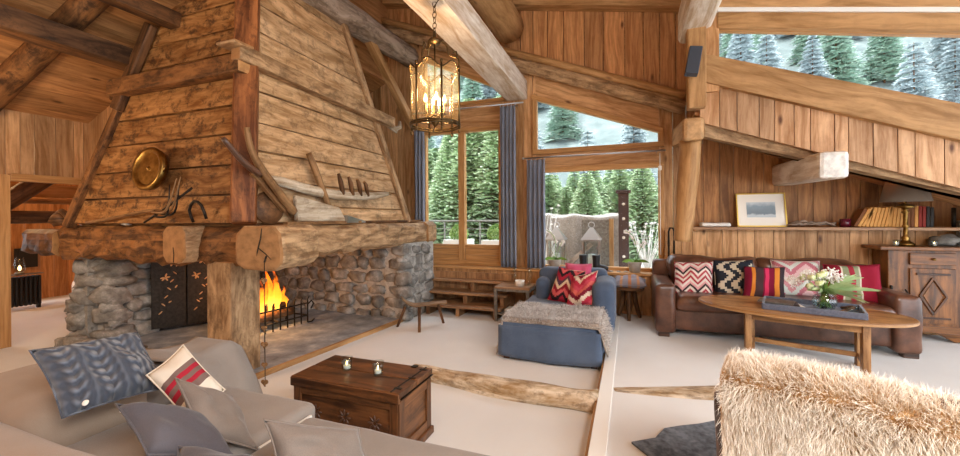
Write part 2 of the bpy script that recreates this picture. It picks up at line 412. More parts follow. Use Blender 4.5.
# wall in line with the chimney
w = MB(); vboards(w, -6.94, -6.45, k(0), roofL, 3.25); vboards(w, -6.45, -4.9, k(1.46), roofL, 3.25); struct('wall_chimney_side', w, 'wall')
d1 = sthing('door_1', (-6.94, 2.85, 0))
w = MB(); w.box(-6.99, -6.88, 2.38, 2.49, 0, 2.04); w.box(-6.99, -6.88, 3.17, 3.25, 0, 2.04); w.box(-6.99, -6.875, 2.492, 3.168, 1.97, 2.06)
part('door_frame', w, 'frame', d1, .004)
# alcove behind the leather sofa, low slope panel and upper right window
A_ = lambda x: 3.345-.371*(x-.766); B_ = lambda x: 2.96-.383*(x-.93); C_ = lambda x: 2.575-.377*(x-.762); T_ = lambda x: 3.605-.189*(x-.929)
w = MB(); vboards(w, .80, 4.9, k(1.33), lambda x: C_(x)+.25, 6.32); struct('wall_alcove', w, wood('alcove_boards', '#b58250', '#7e5430', vs=9, knots=.6, stain=.15, staincol='#3a2010', var=.4))
w = MB(); vboards(w, .46, 4.9, k(0), k(1.31), 6.17); struct('wall_alcove_lower', w, 'wall')
w = MB(); w.box(.74, 3.45, 6.02, 6.32, 1.31, 1.345); struct('trim_2', w, 'step', .004)
w = MB(); vboards(w, .76, 5.2, C_, B_, 5.2, .05, (.1, .22), .008); struct('wall_slope_panel', w, 'header')
w = MB(); sl(w, .76, 5.2, lambda x: C_(x)-.14+.05*(x-.76), lambda x: C_(x)+.02, 5.27, 5.42); struct('trim_3', w, 'beamlt')
w = MB(); sl(w, .76, 5.2, B_, A_, 5.13, 5.3); struct('trim_4', w, 'pale', .008)
w = MB()
for i in range(6):
    y0 = 5.25+i*.19; sl(w, .72, 5.2, lambda x: C_(x)+.08, lambda x: C_(x)+.12, y0+.002, y0+.188)
struct('ceiling_alcove', w, 'wallred')
w = MB(); sl(w, .93, 5.2, T_, lambda x: T_(x)+.17, 5.12, 5.3, (1, 0, -.19)); sl(w, .93, 5.2, lambda x: T_(x)+.215, lambda x: T_(x)+.42, 5.1, 5.3, (1, 0, -.19)); struct('trim_5', w, 'pale', .01)
w = MB(); sl(w, .93, 5.2, lambda x: T_(x)+.17, lambda x: T_(x)+.215, 5.11, 5.3, (1, 0, -.19)); struct('trim_6', w, 'white_paint')
w = MB(); vboards(w, .80, 5.2, lambda x: T_(x)+.4, lambda x: roofU(x)+.1, 5.2); w.box(.86, .9, 5.3, 6.32, 2.5, 4.9, (0, 0, 1)); w.box(.76, .95, 5.15, 5.25, 2.9, 4.2, (0, 0, 1)); struct('wall_upper_right', w, 'wall')
# ceilings
w = MB(); y = 0; x = -7.0
while x < -4.15:
    e = min(-4.15, x+rnd(.15, .24)); a, b = roofL(x), roofL(e)
    w.hexa([(x+.003, -6, a), (e-.003, -6, b), (e-.003, 6.4, b), (x+.003, 6.4, a), (x+.003, -6, a+.04), (e-.003, -6, b+.04), (e-.003, 6.4, b+.04), (x+.003, 6.4, a+.04)], (0, 1, 0)); x = e
struct('ceiling', w, 'ceil')
w = MB(); w.box(-4.2, -4.15, -6, 6.4, 3.98, 5.5, (0, 1, 0)); struct('wall_clerestory', w, 'wallred')
w = MB(); x = -4.2
while x < 5.2:
    e = min(5.2, x+rnd(.2, .3)); a, b = roofU(x), roofU(e)
    w.hexa([(x+.003, -6, a), (e-.003, -6, b), (e-.003, 6.4, b), (x+.003, 6.4, a), (x+.003, -6, a+.04), (e-.003, -6, b+.04), (e-.003, 6.4, b+.04), (x+.003, 6.4, a+.04)], (0, 1, 0)); x = e
struct('ceiling_upper', w, 'ceil')
w = MB()
w.hexa([(-6.9, 6.33, 0), (-3.42, 6.33, 0), (-3.42, 6.45, 0), (-6.9, 6.45, 0), (-6.9, 6.33, 5.6), (-3.42, 6.33, 5.6), (-3.42, 6.45, 5.6), (-6.9, 6.45, 5.6)], (0, 0, 1))
w.box(-7.05, -6.99, 3.25, 6.45, 0, 3)
struct('wall_outer', w, 'wall')
w = MB(); vboards(w, -7.0, 5.2, k(0), lambda x: (roofL(x) if x < -4.15 else roofU(x)), -6.05); struct('wall_rear', w, 'wall')
# windows
def framebars(mb, quad, wd, y0, y1):
    n = len(quad); cx = sum(p[0] for p in quad)/n; cz = sum(p[1] for p in quad)/n
    P = [V((p[0], 0, p[1])) for p in quad]
    for i in range(n):
        a, b = P[i], P[(i+1) % n]; d = (b-a).normalized(); nn = V((-d.z, 0, d.x))
        if nn.dot(V((cx, 0, cz))-a) < 0: nn = -nn
        q = [a, b, b+nn*wd, a+nn*wd]
        e_ = .003*(i % 2); mb.hexa([(p.x, y0+e_, p.z) for p in q]+[(p.x, y1-e_, p.z) for p in q], d)
def window(n, quad, wd=.07, y0=6.26, y1=6.36, muls=(), rails=(), panel=None):
    cx = sum(p[0] for p in quad)/len(quad); r = sthing('window_%d' % n, (cx, (y0+y1)/2, min(p[1] for p in quad)))
    m = MB(); framebars(m, quad, wd, y0, y1)
    zs = [p[1] for p in quad]; xs = [p[0] for p in quad]
    for x, wm in muls: m.box(x-wm/2, x+wm/2, y0-.01, y1, min(zs)+wd, max(zs)-wd, (0, 0, 1))
    for z, wr in rails: m.box(min(xs)+wd, max(xs)-wd, y0+.01, y1, z-wr/2, z+wr/2, (1, 0, 0))
    part('window_frame', m, 'frame', r, .006)
    if panel:
        m = MB()
        for x0, x1 in panel[2]:
            zz = panel[0]
            while zz < panel[1]-.01: m.box(x0, x1, y0+.03, y1-.02, zz+.002, min(panel[1], zz+.1)-.002, (1, 0, 0)); zz += .1
        part('lower_panel', m, 'frame', r)
    m = MB(); ym = (y0+y1)/2
    lo = panel[1] if panel else min(zs)+.02
    P = [(p[0], p[1]) for p in quad]
    if panel: P = [(P[0][0], lo), (P[1][0], lo)]+P[2:]
    b = m.add([(p[0], ym, p[1]) for p in P]+[(p[0], ym+.006, p[1]) for p in P]); q = len(P)
    m.face(list(range(b, b+q)), [(0, 0)]*q); m.face(list(range(b+q, b+2*q)), [(0, 0)]*q)
    for i in range(q): m.face([b+i, b+(i+1) % q, b+q+(i+1) % q, b+q+i], [(0, 0)]*4)
    part('pane', m, 'glass', r)
window(1, [(-3.44, .69), (-1.94, .69), (-1.94, 3.02), (-3.44, 3.02)], .08, muls=((-2.68, .11),), rails=((1.0, .07),), panel=(.76, 1.0, ((-3.36, -2.74), (-2.62, -2.0))))
window(2, [(-1.44, .665), (.46, .665), (.46, 2.27), (-1.44, 2.27)], .075)
window(3, [(-3.42, 3.40), (-1.9, 3.40), (-1.9, t3(-1.9)+.07), (-3.42, t3(-3.42)+.07)], .06)
window(4, [(-1.45, 2.49), (.46, 2.49), (.46, t4(.46)+.08), (-1.45, t4(-1.45)+.08)], .075)
window(5, [(.86, A_(.86)-.05), (5.2, A_(5.2)-.05), (5.2, T_(5.2)+.05), (.86, T_(.86)+.05)], .055, 5.2, 5.28)

# ------------------------------------------------------------------ roof timbers
def timber(name, mb, mat, label, cat='beam', bevel=.01, group=None): return top(name, mb, mat, label, cat, group, bevel)
m = MB(); m.tube([(-3.66, 2.4, 4.15), (-3.64, 3.6, 4.22), (-3.62, 5.0, 4.28), (-3.62, 6.2, 4.33)], [.21, .2, .19, .17], 16, .07, sub=6); timber('roof_log', m, 'grey', 'weathered grey log purlin passing over the right edge of the chimney hood', bevel=0)
m = MB(); m.beam((-1.7, 0.6, 3.60), (-1.7, 6.28, 3.53), .34, .30); timber('roof_beam', m, 'white', 'whitewashed squared beam running from the camera to the wall between the two windows')
m = MB(); m.tube([(-1.74, .6, 4.46), (-1.76, 6.04, 4.46)], .24, 16, .03, sub=10); timber('roof_log', m, 'pale', 'smooth pale log directly above the whitewashed squared beam', bevel=0)
m = MB(); m.beam((.73, .8, 3.92), (.73, 5.55, 3.82), .32, .42); timber('roof_beam', m, 'white', 'pale squared purlin resting on top of the column by the speaker', bevel=.06)
m = MB(); sl(m, -4.1, .8, lambda x: 4.845-.2*(x+1.8), lambda x: 5.05-.2*(x+1.8), 6.05, 6.26, (1, 0, -.2)); timber('roof_beam', m, 'pale', 'long orange-brown tie beam above the vertical larch boards')
m = MB(); m.tube([(-4.2, 6.16, zl(-4.2)+.06), (-1.7, 6.16, zl(-1.7)+.06), (.72, 6.16, zl(.72)+.06)], .06, 12, .03, sub=6, flat=(1, 1)); timber('roof_log', m, 'pale', 'thin rounded pale log sloping along the foot of the larch boards', bevel=0)
m = MB(); m.tube([(-4.2, 6.17, zl(-4.2)-.1), (-1.7, 6.17, zl(-1.7)-.1), (.72, 6.17, zl(.72)-.1)], .1, 12, .04, sub=6); timber('roof_log', m, 'beamlt', 'thicker brown log sloping just under the thin pale log above the windows', bevel=0)
m = MB(); m.beam((-3.62, 5.0, 4.15), (-3.58, 6.24, 3.08), .12, .12, (1, 0, 0)); timber('brace', m, 'pale', 'slanted square brace between the grey log and the wall left of the window', 'brace')
m = MB(); m.beam((-5.2, -.9, 3.30), (-5.2, 2.95, 3.27), .26, .20); timber('roof_beam', m, 'dark', 'dark squared beam running under the left ceiling into the hood')
m = MB(); m.beam((-4.55, -.9, 3.62), (-4.55, 3.2, 3.62), .16, .16); timber('roof_beam', m, 'dark', 'thin dark beam high under the left ceiling at the top left corner')
m = MB(); m.tube([(-7.0, 2.25, 2.70), (-5.9, 2.3, 3.22), (-4.5, 2.35, 3.85)], [.13, .125, .12], 14, .04, sub=6); timber('rafter_log', m, 'beam', 'thick round rafter log climbing the left ceiling planks', bevel=0)
m = MB(); m.beam((.72, 5.17, 2.72), (.72, 5.17, 3.70), .19, .16, (0, 1, 0)); timber('column', m, 'pale', 'upright squared post carrying the pale purlin, with the speaker fixed on it', 'post', .015)
m = MB(); m.beam((.80-.13, 4.98, 2.46), (.80-.13, 6.3, 2.60), .22, .26); timber('bracket_beam', m, 'pale', 'short beam end with chamfered corners under the squared post', bevel=.045)
m = MB(); m.tube([(.66, 5.2, 2.36), (.63, 5.2, 1.9), (.60, 5.2, 1.5), (.57, 5.2, 1.2)], [.115, .11, .1, .09], 14, .06, sub=5); timber('log_post', m, 'pale', 'bark-stripped log hanging below the chamfered beam end beside the crank rod', 'post', 0)
m = MB(); m.beam((1.885, 4.9, 1.99), (1.885, 6.34, 2.02), .25, .27); timber('purlin_end', m, 'white', 'cracked beam end painted white poking out under the slanted panel', bevel=.04)

# ------------------------------------------------------------------ chimney corner
FP = thing('fireplace', 'big open corner fireplace with plank hood, hewn beams and fieldstone walls', 'fireplace', (-4.6, 4.2, 0))
def zf(a, b, z, z0=1.45, z1=4.5):
    t = (z-z0)/(z1-z0); return V(a).lerp(V(b), t)
FL = lambda z: zf((-5.9, 2.65, 1.45), (-4.36, 3.02, 4.5), z); FR = lambda z: zf((-3.27, 2.65, 1.45), (-3.62, 3.02, 4.5), z)
BR = lambda z: zf((-3.34, 5.5, 1.45), (-3.69, 4.22, 4.5), z); BL = lambda z: zf((-5.9, 5.5, 1.45), (-4.36, 4.22, 4.5), z)
hb = MB(); hb.hexa([FL(1.45), FR(1.45), BR(1.45), BL(1.45), FL(5.1), FR(5.1), BR(5.1), BL(5.1)], (1, 0, 0)); part('hood_core', hb, 'dark', FP)
def hood_face(Lf, Rf, out, g, mat, zs):
    mb = MB()
    for i in range(len(zs)-1):
        a, b = zs[i]+.010, zs[i+1]-.008; nseg = 5
        w0 = [rnd(-.012, .012) for _ in range(nseg+1)]
        o = V(out)*rnd(.03, .045); ton = rnd(); 
        A = [Lf(a).lerp(Rf(a), j/nseg)+V((0, 0, w0[j]*.4)) for j in range(nseg+1)]; B = [Lf(b).lerp(Rf(b), j/nseg)+V((0, 0, w0[j]*.4)) for j in range(nseg+1)]
        mb.strip(A[0], A[-1], B[0], B[-1], o, g, tone=ton)
    return part('hood_boards', mb, mat, FP, .004)
hood_face(FL, FR, (0, -1, .12), (1, 0, 0), 'oldwood', [1.45, 1.72, 2.0, 2.3, 2.58, 2.86, 3.12, 3.38, 3.66, 3.92, 4.2, 4.5, 4.8])
hood_face(FR, BR, (1, 0, .12), (0, 1, 0), 'oldpale', [1.45, 1.62, 1.86, 2.14, 2.42, 2.74, 3.06, 3.36, 3.66, 3.96, 4.25, 4.55, 4.85])
m = MB(); m.beam(FR(1.45)+V((.02, -.03, 0)), FR(4.9)+V((.02, -.03, 0)), .2, .2, (1, -1, 0)); part('corner_post', m, 'redpost', FP, .02)
m = MB(); m.beam(BR(1.42)+V((.05, 0, 0)), BR(4.6)+V((.05, 0, 0)), .1, .1, (1, 0, 0)); part('edge_pole', m, 'beamlt', FP, .02)
m = MB(); m.beam(FL(1.42)+V((-.02, -.05, 0)), FL(2.9)+V((-.02, -.05, 0)), .1, .1, (0, 1, 0)); part('edge_pole', m, 'beam', FP, .02)
m = MB(); m.beam(FL(2.7)+V((0, -.09, 0)), FL(3.62)+V((-.05, -.09, 0)), .13, .09, (0, 1, 0)); part('edge_pole', m, 'dark', FP, .02)
m = MB(); m.beam((-5.30, 2.70, 2.93), (-3.32, 2.70, 2.93), .14, .17); part('hood_rail', m, 'beam', FP, .02)
m = MB(); m.beam((-5.85, 3.0, 3.02), (-5.2, 3.0, 3.0), .14, .17); part('rail_stub', m, 'beam', FP, .02)
m = MB(); m.beam((-3.34, 2.62, 3.02), (-3.36, 5.2, 2.93), .12, .15); m.box(-3.46, -3.22, 2.52, 2.72, 3.05, 3.08); part('hood_rail', m, 'beamlt', FP, .02)
m = MB(); m.tube([(-3.42, 5.15, 2.94), (-3.38, 5.3, 2.86), (-3.34, 5.38, 2.9), (-3.36, 5.42, 3.0)], [.05, .045, .035, .02], 8); m.tube([(-3.42, 5.2, 2.9), (-3.32, 5.28, 2.8)], [.04, .02], 8); part('rail_hook', m, 'toolgrey', FP)
# mantel
def hewn(p0, p1, w, h, jag=.02, n=14, seed=1):
    p0, p1 = V(p0), V(p1); d = (p1-p0).normalized(); a = d.cross(V((0, 0, 1))).normalized(); up = V((0, 0, 1)); mb = MB(); K = 16; rings = []; tn = rnd(); L = (p1-p0).length
    for i in range(n+1):
        c = p0.lerp(p1, i/n); ring = []
        for j in range(K):
            th = 2*PI*(j+.5)/K; cx = math.cos(th); cy = math.sin(th); m_ = max(abs(cx), abs(cy)); sx = cx/m_; sy = cy/m_
            if abs(sx) > .7 and abs(sy) > .7: sx *= .92; sy *= .92
            q = NZ.noise(V((i*.9+seed*7, cx*1.5, cy*1.5)))*jag*2
            ring.append(c+a*sx*(w/2+q)+up*sy*(h/2+q*(1.6 if sy < 0 else .4)))
        rings.append(mb.add(ring))
    for i in range(n):
        for j in range(K):
            j2 = (j+1) % K; u0, u1 = i/n*L, (i+1)/n*L; v0, v1 = j/K*2*(w+h), (j+1)/K*2*(w+h)
            mb.face([rings[i]+j, rings[i]+j2, rings[i+1]+j2, rings[i+1]+j], [(u0, v0), (u0, v1), (u1, v1), (u1, v0)], (tn, 0), 0, False)
    for R0 in (rings[0], rings[-1]): mb.face([R0+j for j in range(K)], [(math.cos(j/K*6.28)*w/2, math.sin(j/K*6.28)*h/2) for j in range(K)], (tn, 1))
    return mb
part('mantel_beam', hewn((-6.2, 2.78, 1.25), (-3.3, 2.78, 1.25), .34, .36, .03, 26, 1), 'beam', FP, .01)
part('mantel_beam', hewn((-6.92, 2.74, 1.24), (-6.25, 2.74, 1.24), .30, .30, .015, 8, 2), 'dark', FP, .01)
part('mantel_beam', hewn((-3.22, 2.75, 1.27), (-3.22, 5.75, 1.25), .34, .32, .02, 26, 3), 'beamlt', FP, .01)
part('beam_end', hewn((-3.22, 5.7, 1.25), (-3.22, 6.0, 1.25), .40, .36, .01, 3, 4), 'beamlt', FP, .02)
part('beam_end', hewn((-3.94, 2.46, 1.265), (-3.94, 2.95, 1.265), .32, .34, .008, 4, 5), 'beamlt', FP, .02)
part('beam_end', hewn((-2.99+.15, 2.42, 1.255), (-2.99, 3.0, 1.255), .42, .37, .01, 4, 6), 'beamlt', FP, .03)
for (xa, za), (xb, zb), w_ in (((-2.84, 1.26), (-2.80, 1.42), .012), ((-2.84, 1.26), (-2.90, 1.10), .010), ((-2.84, 1.26), (-2.70, 1.17), .007), ((-3.94, 1.10), (-3.945, 1.24), .008)):
    m = MB(); yf = 2.418 if xa > -3 else 2.458; m.beam((xa, yf, za), ((xa+xb)/2+.008, yf, (za+zb)/2), w_, .004, (0, 1, 0)); m.beam(((xa+xb)/2+.008, yf, (za+zb)/2), (xb, yf, zb), w_, .004, (0, 1, 0), w1=w_*.4); part('drying_crack', m, 'iron', FP)
m = MB(); m.box(-5.95, -3.25, 2.72, 5.95, 1.43, 1.46); part('hood_base', m, 'dark', FP)
m = MB(); m.box(-3.74, -3.41, 2.62, 2.93, 0, 1.1, (0, 0, 1)); part('mantel_post', m, 'beamlt', FP, .02)
# stonework
def stone_run(mb, mo, p0, p1, z0, z1, out, depth=.12, sw=(.18, .40), sh=(.13, .24), back=.25, mi=0, prot=.035):
    p0, p1, out = V(p0), V(p1), V(out).normalized(); d = (p1-p0); L = d.length; d.normalize(); up = V((0, 0, 1))
    q = [p0, p1, p1-out*back, p0-out*back]
    mo.hexa([p+up*z0 for p in q]+[p+up*z1 for p in q], d)
    z = z0
    while z < z1-.04:
        h = min(rnd(*sh), z1-z); x = rnd(-.08, 0)
        while x < L:
            w_ = rnd(*sw); hh = h*rnd(.85, 1.1)
            c = p0+d*min(max(x+w_/2, .02), L-.02)+up*(z+h/2+rnd(-.015, .015))+out*(prot-.06)
            mb.blob(c, (w_/2*.95, depth*rnd(.75, 1.1), hh/2*.96), .72, .26, 14, (d, out, up), mi); x += w_
        z += h
so, mo = MB(), MB()
stone_run(so, mo, (-6.18, 2.78, 0), (-5.85, 2.95, 0), 0, 1.12, (.3, -1, 0), .14, (.28, .46), (.15, .24), .3)
stone_run(so, mo, (-5.88, 2.9, 0), (-5.80, 3.35, 0), 0, 1.12, (1, -.2, 0), .12, (.2, .36), (.14, .22), .3)
stone_run(so, mo, (-6.20, 3.2, 0), (-6.18, 2.78, 0), 0, 1.1, (-1, 0, 0), .1, (.2, .36), (.15, .22), .2)
for i in range(9): so.blob((-6.12+i*.17, 2.66+.02*math.sin(i*2), .07+.02*(i % 2)), (.13, .1, .07), .6, .2, 10)
part('stone_pier', so, 'stone', FP); part('mortar', mo, 'mortar', FP)
so, mo = MB(), MB()
stone_run(so, mo, (-5.62, 5.12, 0), (-3.05, 5.02, 0), 0, 1.12, (0, -1, 0), .1, (.18, .38), (.14, .24), .9)
stone_run(so, mo, (-3.07, 5.0, 0), (-3.05, 5.75, 0), 0, 1.1, (1, 0, 0), .09, (.18, .34), (.13, .2), .3)
part('stone_wall', so, 'stone', FP); part('mortar', mo, 'mortar', FP)
so, mo = MB(), MB()
stone_run(so, mo, (-5.48, 3.98, 0), (-5.62, 5.1, 0), 0, 1.5, (1, 0, 0), .1, (.15, .3), (.12, .18), .3)
stone_run(so, mo, (-5.82, 3.3, 0), (-5.48, 3.98, 0), 0, 1.5, (1, -.5, 0), .05, (.15, .3), (.12, .18), .3, prot=0)
part('sooty_wall', so, 'soot', FP); part('mortar', mo, 'soot', FP)
m = MB(); m.hexa([(-6.1, 2.62, .0), (-3.31, 2.62, 0), (-3.09, 5.2, 0), (-5.7, 5.2, 0), (-6.1, 2.62, .045), (-3.31, 2.62, .045), (-3.09, 5.2, .045), (-5.7, 5.2, .045)], (0, 1, 0)); part('hearth_slab', m, 'hearth', FP, .006)
m = MB(); m.beam((-3.29, 2.6, .025), (-3.07, 5.2, .025), .035, .05); m.beam((-6.1, 2.605, .025), (-3.29, 2.605, .025), .035, .05); struct('trim_7', m, 'pale')
# iron doors with flower inlay
q = V((-5.79, 3.30, 0)); dq = V((.46, .89, 0)).normalized(); outq = V((.89, -.46, 0)); 
SC = thing('fire_screen', 'dark iron double door painted with pale flowers inside the left of the fireplace', 'fire screen', (-5.62, 3.6, .05))
for i in range(2):
    a = q+dq*(.03+i*.37)+outq*.09; b = a+dq*.355
    m = MB(); m.strip(a+V((0, 0, .1)), b+V((0, 0, .1)), a+V((0, 0, 1.12)), b+V((0, 0, 1.12)), outq*.02, dq); dr = part('door', m, 'iron', SC, .004)
    r0 = random.Random(3+i); inl = plain('pale_gold_inlay%d' % i, '#c79a6a', .6)
    for cx, cz, sc in ((.2, .95, 1), (.12, .75, .8), (.22, .6, .7), (.15, .42, .6)):
        c = a+dq*(cx+(-.02 if i else .02))+outq*.024+V((0, 0, cz))
        for p_ in range(5 if sc > .75 else 1):
            th = p_*1.256+r0.random(); u = dq*math.cos(th)+V((0, 0, math.sin(th))); vv = dq*-math.sin(th)+V((0, 0, math.cos(th)))
            m = MB(); m.blob(c+u*.035*sc, (.034*sc, .014*sc, .004), 1, 0, 8, (u, vv, outq)); part('flower_inlay', m, inl, dr)
    for j in range(7):
        c = a+dq*(.09+.03*j)+outq*.024+V((0, 0, .3+.1*j)); u = (dq*.7+V((0, 0, .7*(-1)**j))).normalized(); vv = u.cross(outq)
        m = MB(); m.blob(c, (.03, .008, .003), 1, 0, 8, (u, vv, outq)); part('leaf_inlay', m, inl, dr)
# fire
GR = thing('fire_grate', 'black iron fire grate with upright spikes in front of the flames', 'grate', (-4.35, 4.0, .05))
m = MB(); a, b = V((-4.33, 3.55, .05)), V((-4.22, 4.38, .05))
for z in (.1, .27): m.tube([a+V((0, 0, z)), b+V((0, 0, z))], .011, 8)
for i in range(9):
    p = a.lerp(b, i/8); m.tube([p, p+V((0, 0, .32)), p+V((.02, 0, .36))], .01, 6)
part('front_rail', m, 'iron', GR)
m = MB()
for i in (0, 4, 8):
    p = a.lerp(b, i/8); m.tube([p+V((0, 0, .1)), p+V((-.4, .02, .1)), p+V((-.42, .02, .0))], .011, 6)
for z in (.1,): m.tube([a+V((-.4, 0, z)), b+V((-.4, 0, z))], .011, 6)
part('basket', m, 'iron', GR)
m = MB(); m.tube([b+V((0, 0, .25)), b+V((.03, .04, .3)), b+V((.03, .08, .25)), b+V((.0, .06, .18))], .011, 6); part('scroll', m, 'iron', GR); m = MB(); m.tube([b, b+V((.02, .05, 0)), b+V((.0, .12, .02))], .011, 6); part('scroll', m, 'iron', GR)
for i, (p0, p1, r) in enumerate((((-4.5, 3.62, .2), (-4.42, 4.3, .22), .06), ((-4.62, 3.65, .2), (-4.6, 4.3, .2), .065), ((-4.6, 3.7, .32), (-4.45, 4.2, .31), .05))):
    m = MB(); m.tube([p0, p1], r, 10, .08, sub=5)
    top('firewood', m, 'dark', ['charred log at the front of the fire behind the grate rail', 'charred log at the back of the fire', 'charred log lying on top in the flames'][i], 'firewood')
g = G('fire_flame'); u, v = g.uv()
fc = g.ramp(v, [(0, hx('#ffc850')), (.4, hx('#ff8c20')), (1, hx('#f04a08'))])
nn = g.noise(g.n('TexCoord').outputs['Object'], 9, 3)
em = g.n('Emission', {'Color': fc, 'Strength': 2.4}); tr = g.n('BsdfTransparent')
al = g.ramp(g.math('ADD', g.math('MULTIPLY', v, .35), g.math('MULTIPLY', nn, .6)), [(.35, (1, 1, 1)), (.62, (0, 0, 0))])
mx = g.n('MixShader', {0: al, 1: tr.outputs[0], 2: em.outputs[0]}); g.t.links.new(mx.outputs[0], g.o.inputs[0]); M['fire'] = g.m
m = MB()
for i in range(22):
    x, y, h = rnd(-4.66, -4.42), rnd(3.58, 4.25), rnd(.4, .82)
    if abs(y-3.85) > .25: h *= .6
    n_ = 8; base = m.v.__len__(); rr = rnd(.035, .06); ph = rnd(0, 6)
    prof = [(t, rr*(math.sin(PI*min(1, t*.95+.12))**.8)*(1-t*.35)) for t in [j/n_ for j in range(n_+1)]]
    rings = []
    for t, r in prof:
        c = V((x+.05*math.sin(t*5+ph)*t, y+.05*math.cos(t*4+ph)*t, .22+h*t)); rings.append(m.add([c+V((math.cos(q_)*r, math.sin(q_)*r, 0)) for q_ in [2*PI*z/8 for z in range(8)]]))
    for j in range(n_):
        for q_ in range(8): m.face([rings[j]+q_, rings[j]+(q_+1) % 8, rings[j+1]+(q_+1) % 8, rings[j+1]+q_], [(0, j/n_), (0, j/n_), (0, (j+1)/n_), (0, (j+1)/n_)], (.5, 0), 0, True)
top('flames', m, 'fire', 'orange flames burning above the logs in the grate', 'fire', kind='stuff')
# hearts chain
HC = thing('heart_garland', 'hanging cord of small wooden hearts beside the mantel post', 'garland', (-2.73, 2.38, .12))
m = MB(); m.tube([(-2.73, 2.38, 1.15), (-2.73, 2.38, .16)], .0035, 6); m.tube([(-2.73, 2.38, 1.15), (-2.73, 2.40, 1.2)], .008, 6); part('cord', m, 'iron', HC)
for z, s_ in ((1.0, .028), (.62, .026), (.49, .03), (.33, .026), (.19, .03)):
    m = MB(); out = V((.3, -.95, 0)); r_ = V((.95, .3, 0)); up = V((0, 0, 1)); c = V((-2.73, 2.375, z))
    for sg in (-1, 1): m.blob(c+r_*s_*.45*sg+up*s_*.35, (s_*.6, s_*.25, s_*.6), 1, 0, 10, (r_, out, up))
    m.tube([c+up*s_*.4, c-up*s_*1.0], [s_*.85, s_*.05], 10, flat=(1, .5)); part('heart', m, 'tool', HC)
# objects on the hood
m = MB(); ax = V((.04, -.98, .14)).normalized()
DI = thing('brass_dish', 'round brass warming pan hung on the front of the hood', 'wall dish', (-4.68, 2.62, 1.77))
c = V((-4.36, 2.53, 1.985)); m.lathe([(.0, .0), (.10, .005), (.155, .03), (.17, .05), (.205, .055), (.215, .04), (.215, .03)], c, 32, axis=ax); m.lathe([(.215, .03), (.2, -.02), (.0, -.03)], c, 32, axis=ax); part('dish', m, 'brass', DI)
m = MB(); m.lathe([(.0, .045), (.02, .04), (.03, .02), (.05, .008)], c, 16, axis=ax); part('boss', m, 'brass', DI)
for sx in (-1, 1): m = MB(); m.tube([c+V((sx*.2, 0, .03)), c+V((sx*.25, -.04, .0)), c+V((sx*.2, -.02, -.04))], .008, 6); part('handle', m, 'brass', DI)
PF = thing('hay_fork', 'long-handled wooden hay fork with curved tines lying on the front mantel', 'fork', (-4.6, 2.62, 1.46))
m = MB(); m.tube([(-5.55, 2.58, 1.465), (-5.0, 2.56, 1.52), (-4.45, 2.55, 1.585), (-4.3, 2.54, 1.58)], .016, 8, sub=3); part('handle', m, 'tool', PF)
for i, (dz, dx, le) in enumerate(((.0, 0, 1), (.03, .03, 1.05), (-.02, -.02, .9), (.02, .05, .95))):
    y = 2.54-i*.03; m = MB(); m.tube([(-4.32, 2.54, 1.58), (-4.22, y, 1.55+dz), (-4.05+dx, y-.04, 1.54+dz), (-3.95+dx, y-.05, 1.60+dz*2), (-3.90+dx*2, y-.05, 1.72+.13*le+dz)], [.013, .012, .011, .009, .004], 8, sub=3); part('tine', m, 'tool' if i % 2 else 'iron', PF)
m = MB(); m.tube([(-4.5, 2.54, 1.47), (-4.12, 2.5, 1.6), (-3.72, 2.48, 1.78)], .011, 8); m.tube([(-3.73, 2.5, 1.47), (-3.74, 2.47, 1.58), (-3.66, 2.46, 1.66), (-3.58, 2.47, 1.62), (-3.56, 2.5, 1.5)], .013, 8, sub=2); top('iron_hook', m, 'iron', 'iron hook and rod leaning on the hood left of the corner post', 'hook')
m = MB(); m.blob((-5.0, 2.66, 1.46), (.07, .04, .025), .8, .1, 10); top('stone_chip', m, 'stone', 'small dark lump lying on the front mantel below the brass pan', 'lump')
m = MB(); m.blob((-6.2, 2.64, 1.5), (.12, .09, .07), .8, .3, 12); m.tube([(-6.3, 2.64, 1.52), (-6.12, 2.62, 1.6), (-6.0, 2.64, 1.5)], .03, 8, .1, sub=3); top('wooden_clog', m, 'dark', 'gnarled dark wooden block at the left end of the mantel', 'block')
# plough on the side mantel
XP = -3.16
PL = thing('wooden_plough', 'old wooden hand plough with two handles leaning against the hood corner', 'plough', (XP, 3.2, 1.42))
P3 = lambda y, z, dx=0: (XP+dx, y, z)
m = MB(); m.tube([P3(2.50, 2.28, .10), P3(2.55, 2.10, .09), P3(2.68, 1.93, .07), P3(2.84, 1.77, .06), P3(3.06, 1.56, .04)], [.022, .028, .036, .042, .045], 10, .04, sub=3); part('handle', m, 'tool', PL)
m = MB(); m.tube([P3(2.29, 2.15, .10), P3(2.42, 2.03, .09), P3(2.55, 1.94, .08), P3(2.68, 1.90, .05)], [.02, .026, .03, .03], 10, .04, sub=3); part('handle', m, 'blackwood', PL)
m = MB(); m.beam(P3(2.64, 1.92), P3(3.0, 1.58), .06, .06); part('stilt', m, 'tool', PL, .01)
m = MB(); m.hexa([P3(3.08, 1.47, .02), P3(3.84, 1.46, .02), P3(3.84, 1.46, .06), P3(3.08, 1.47, .08), P3(3.06, 1.73, .02), P3(3.72, 1.62, .02), P3(3.72, 1.62, .06), P3(3.06, 1.73, .08)], (0, 1, 0)); part('mouldboard', m, 'toolgrey', PL, .02)
m = MB(); m.beam(P3(2.95, 1.45, .05), P3(4.1, 1.45, .04), .06, .035); part('sole', m, 'tool', PL, .005)
m = MB(); m.hexa([P3(3.8, 1.445), P3(4.2, 1.44), P3(4.2, 1.44, .05), P3(3.8, 1.445, .1), P3(3.8, 1.53), P3(4.2, 1.46), P3(4.2, 1.46, .05), P3(3.8, 1.53, .1)], (0, 1, 0)); part('share', m, 'steel', PL)
XR = -3.21
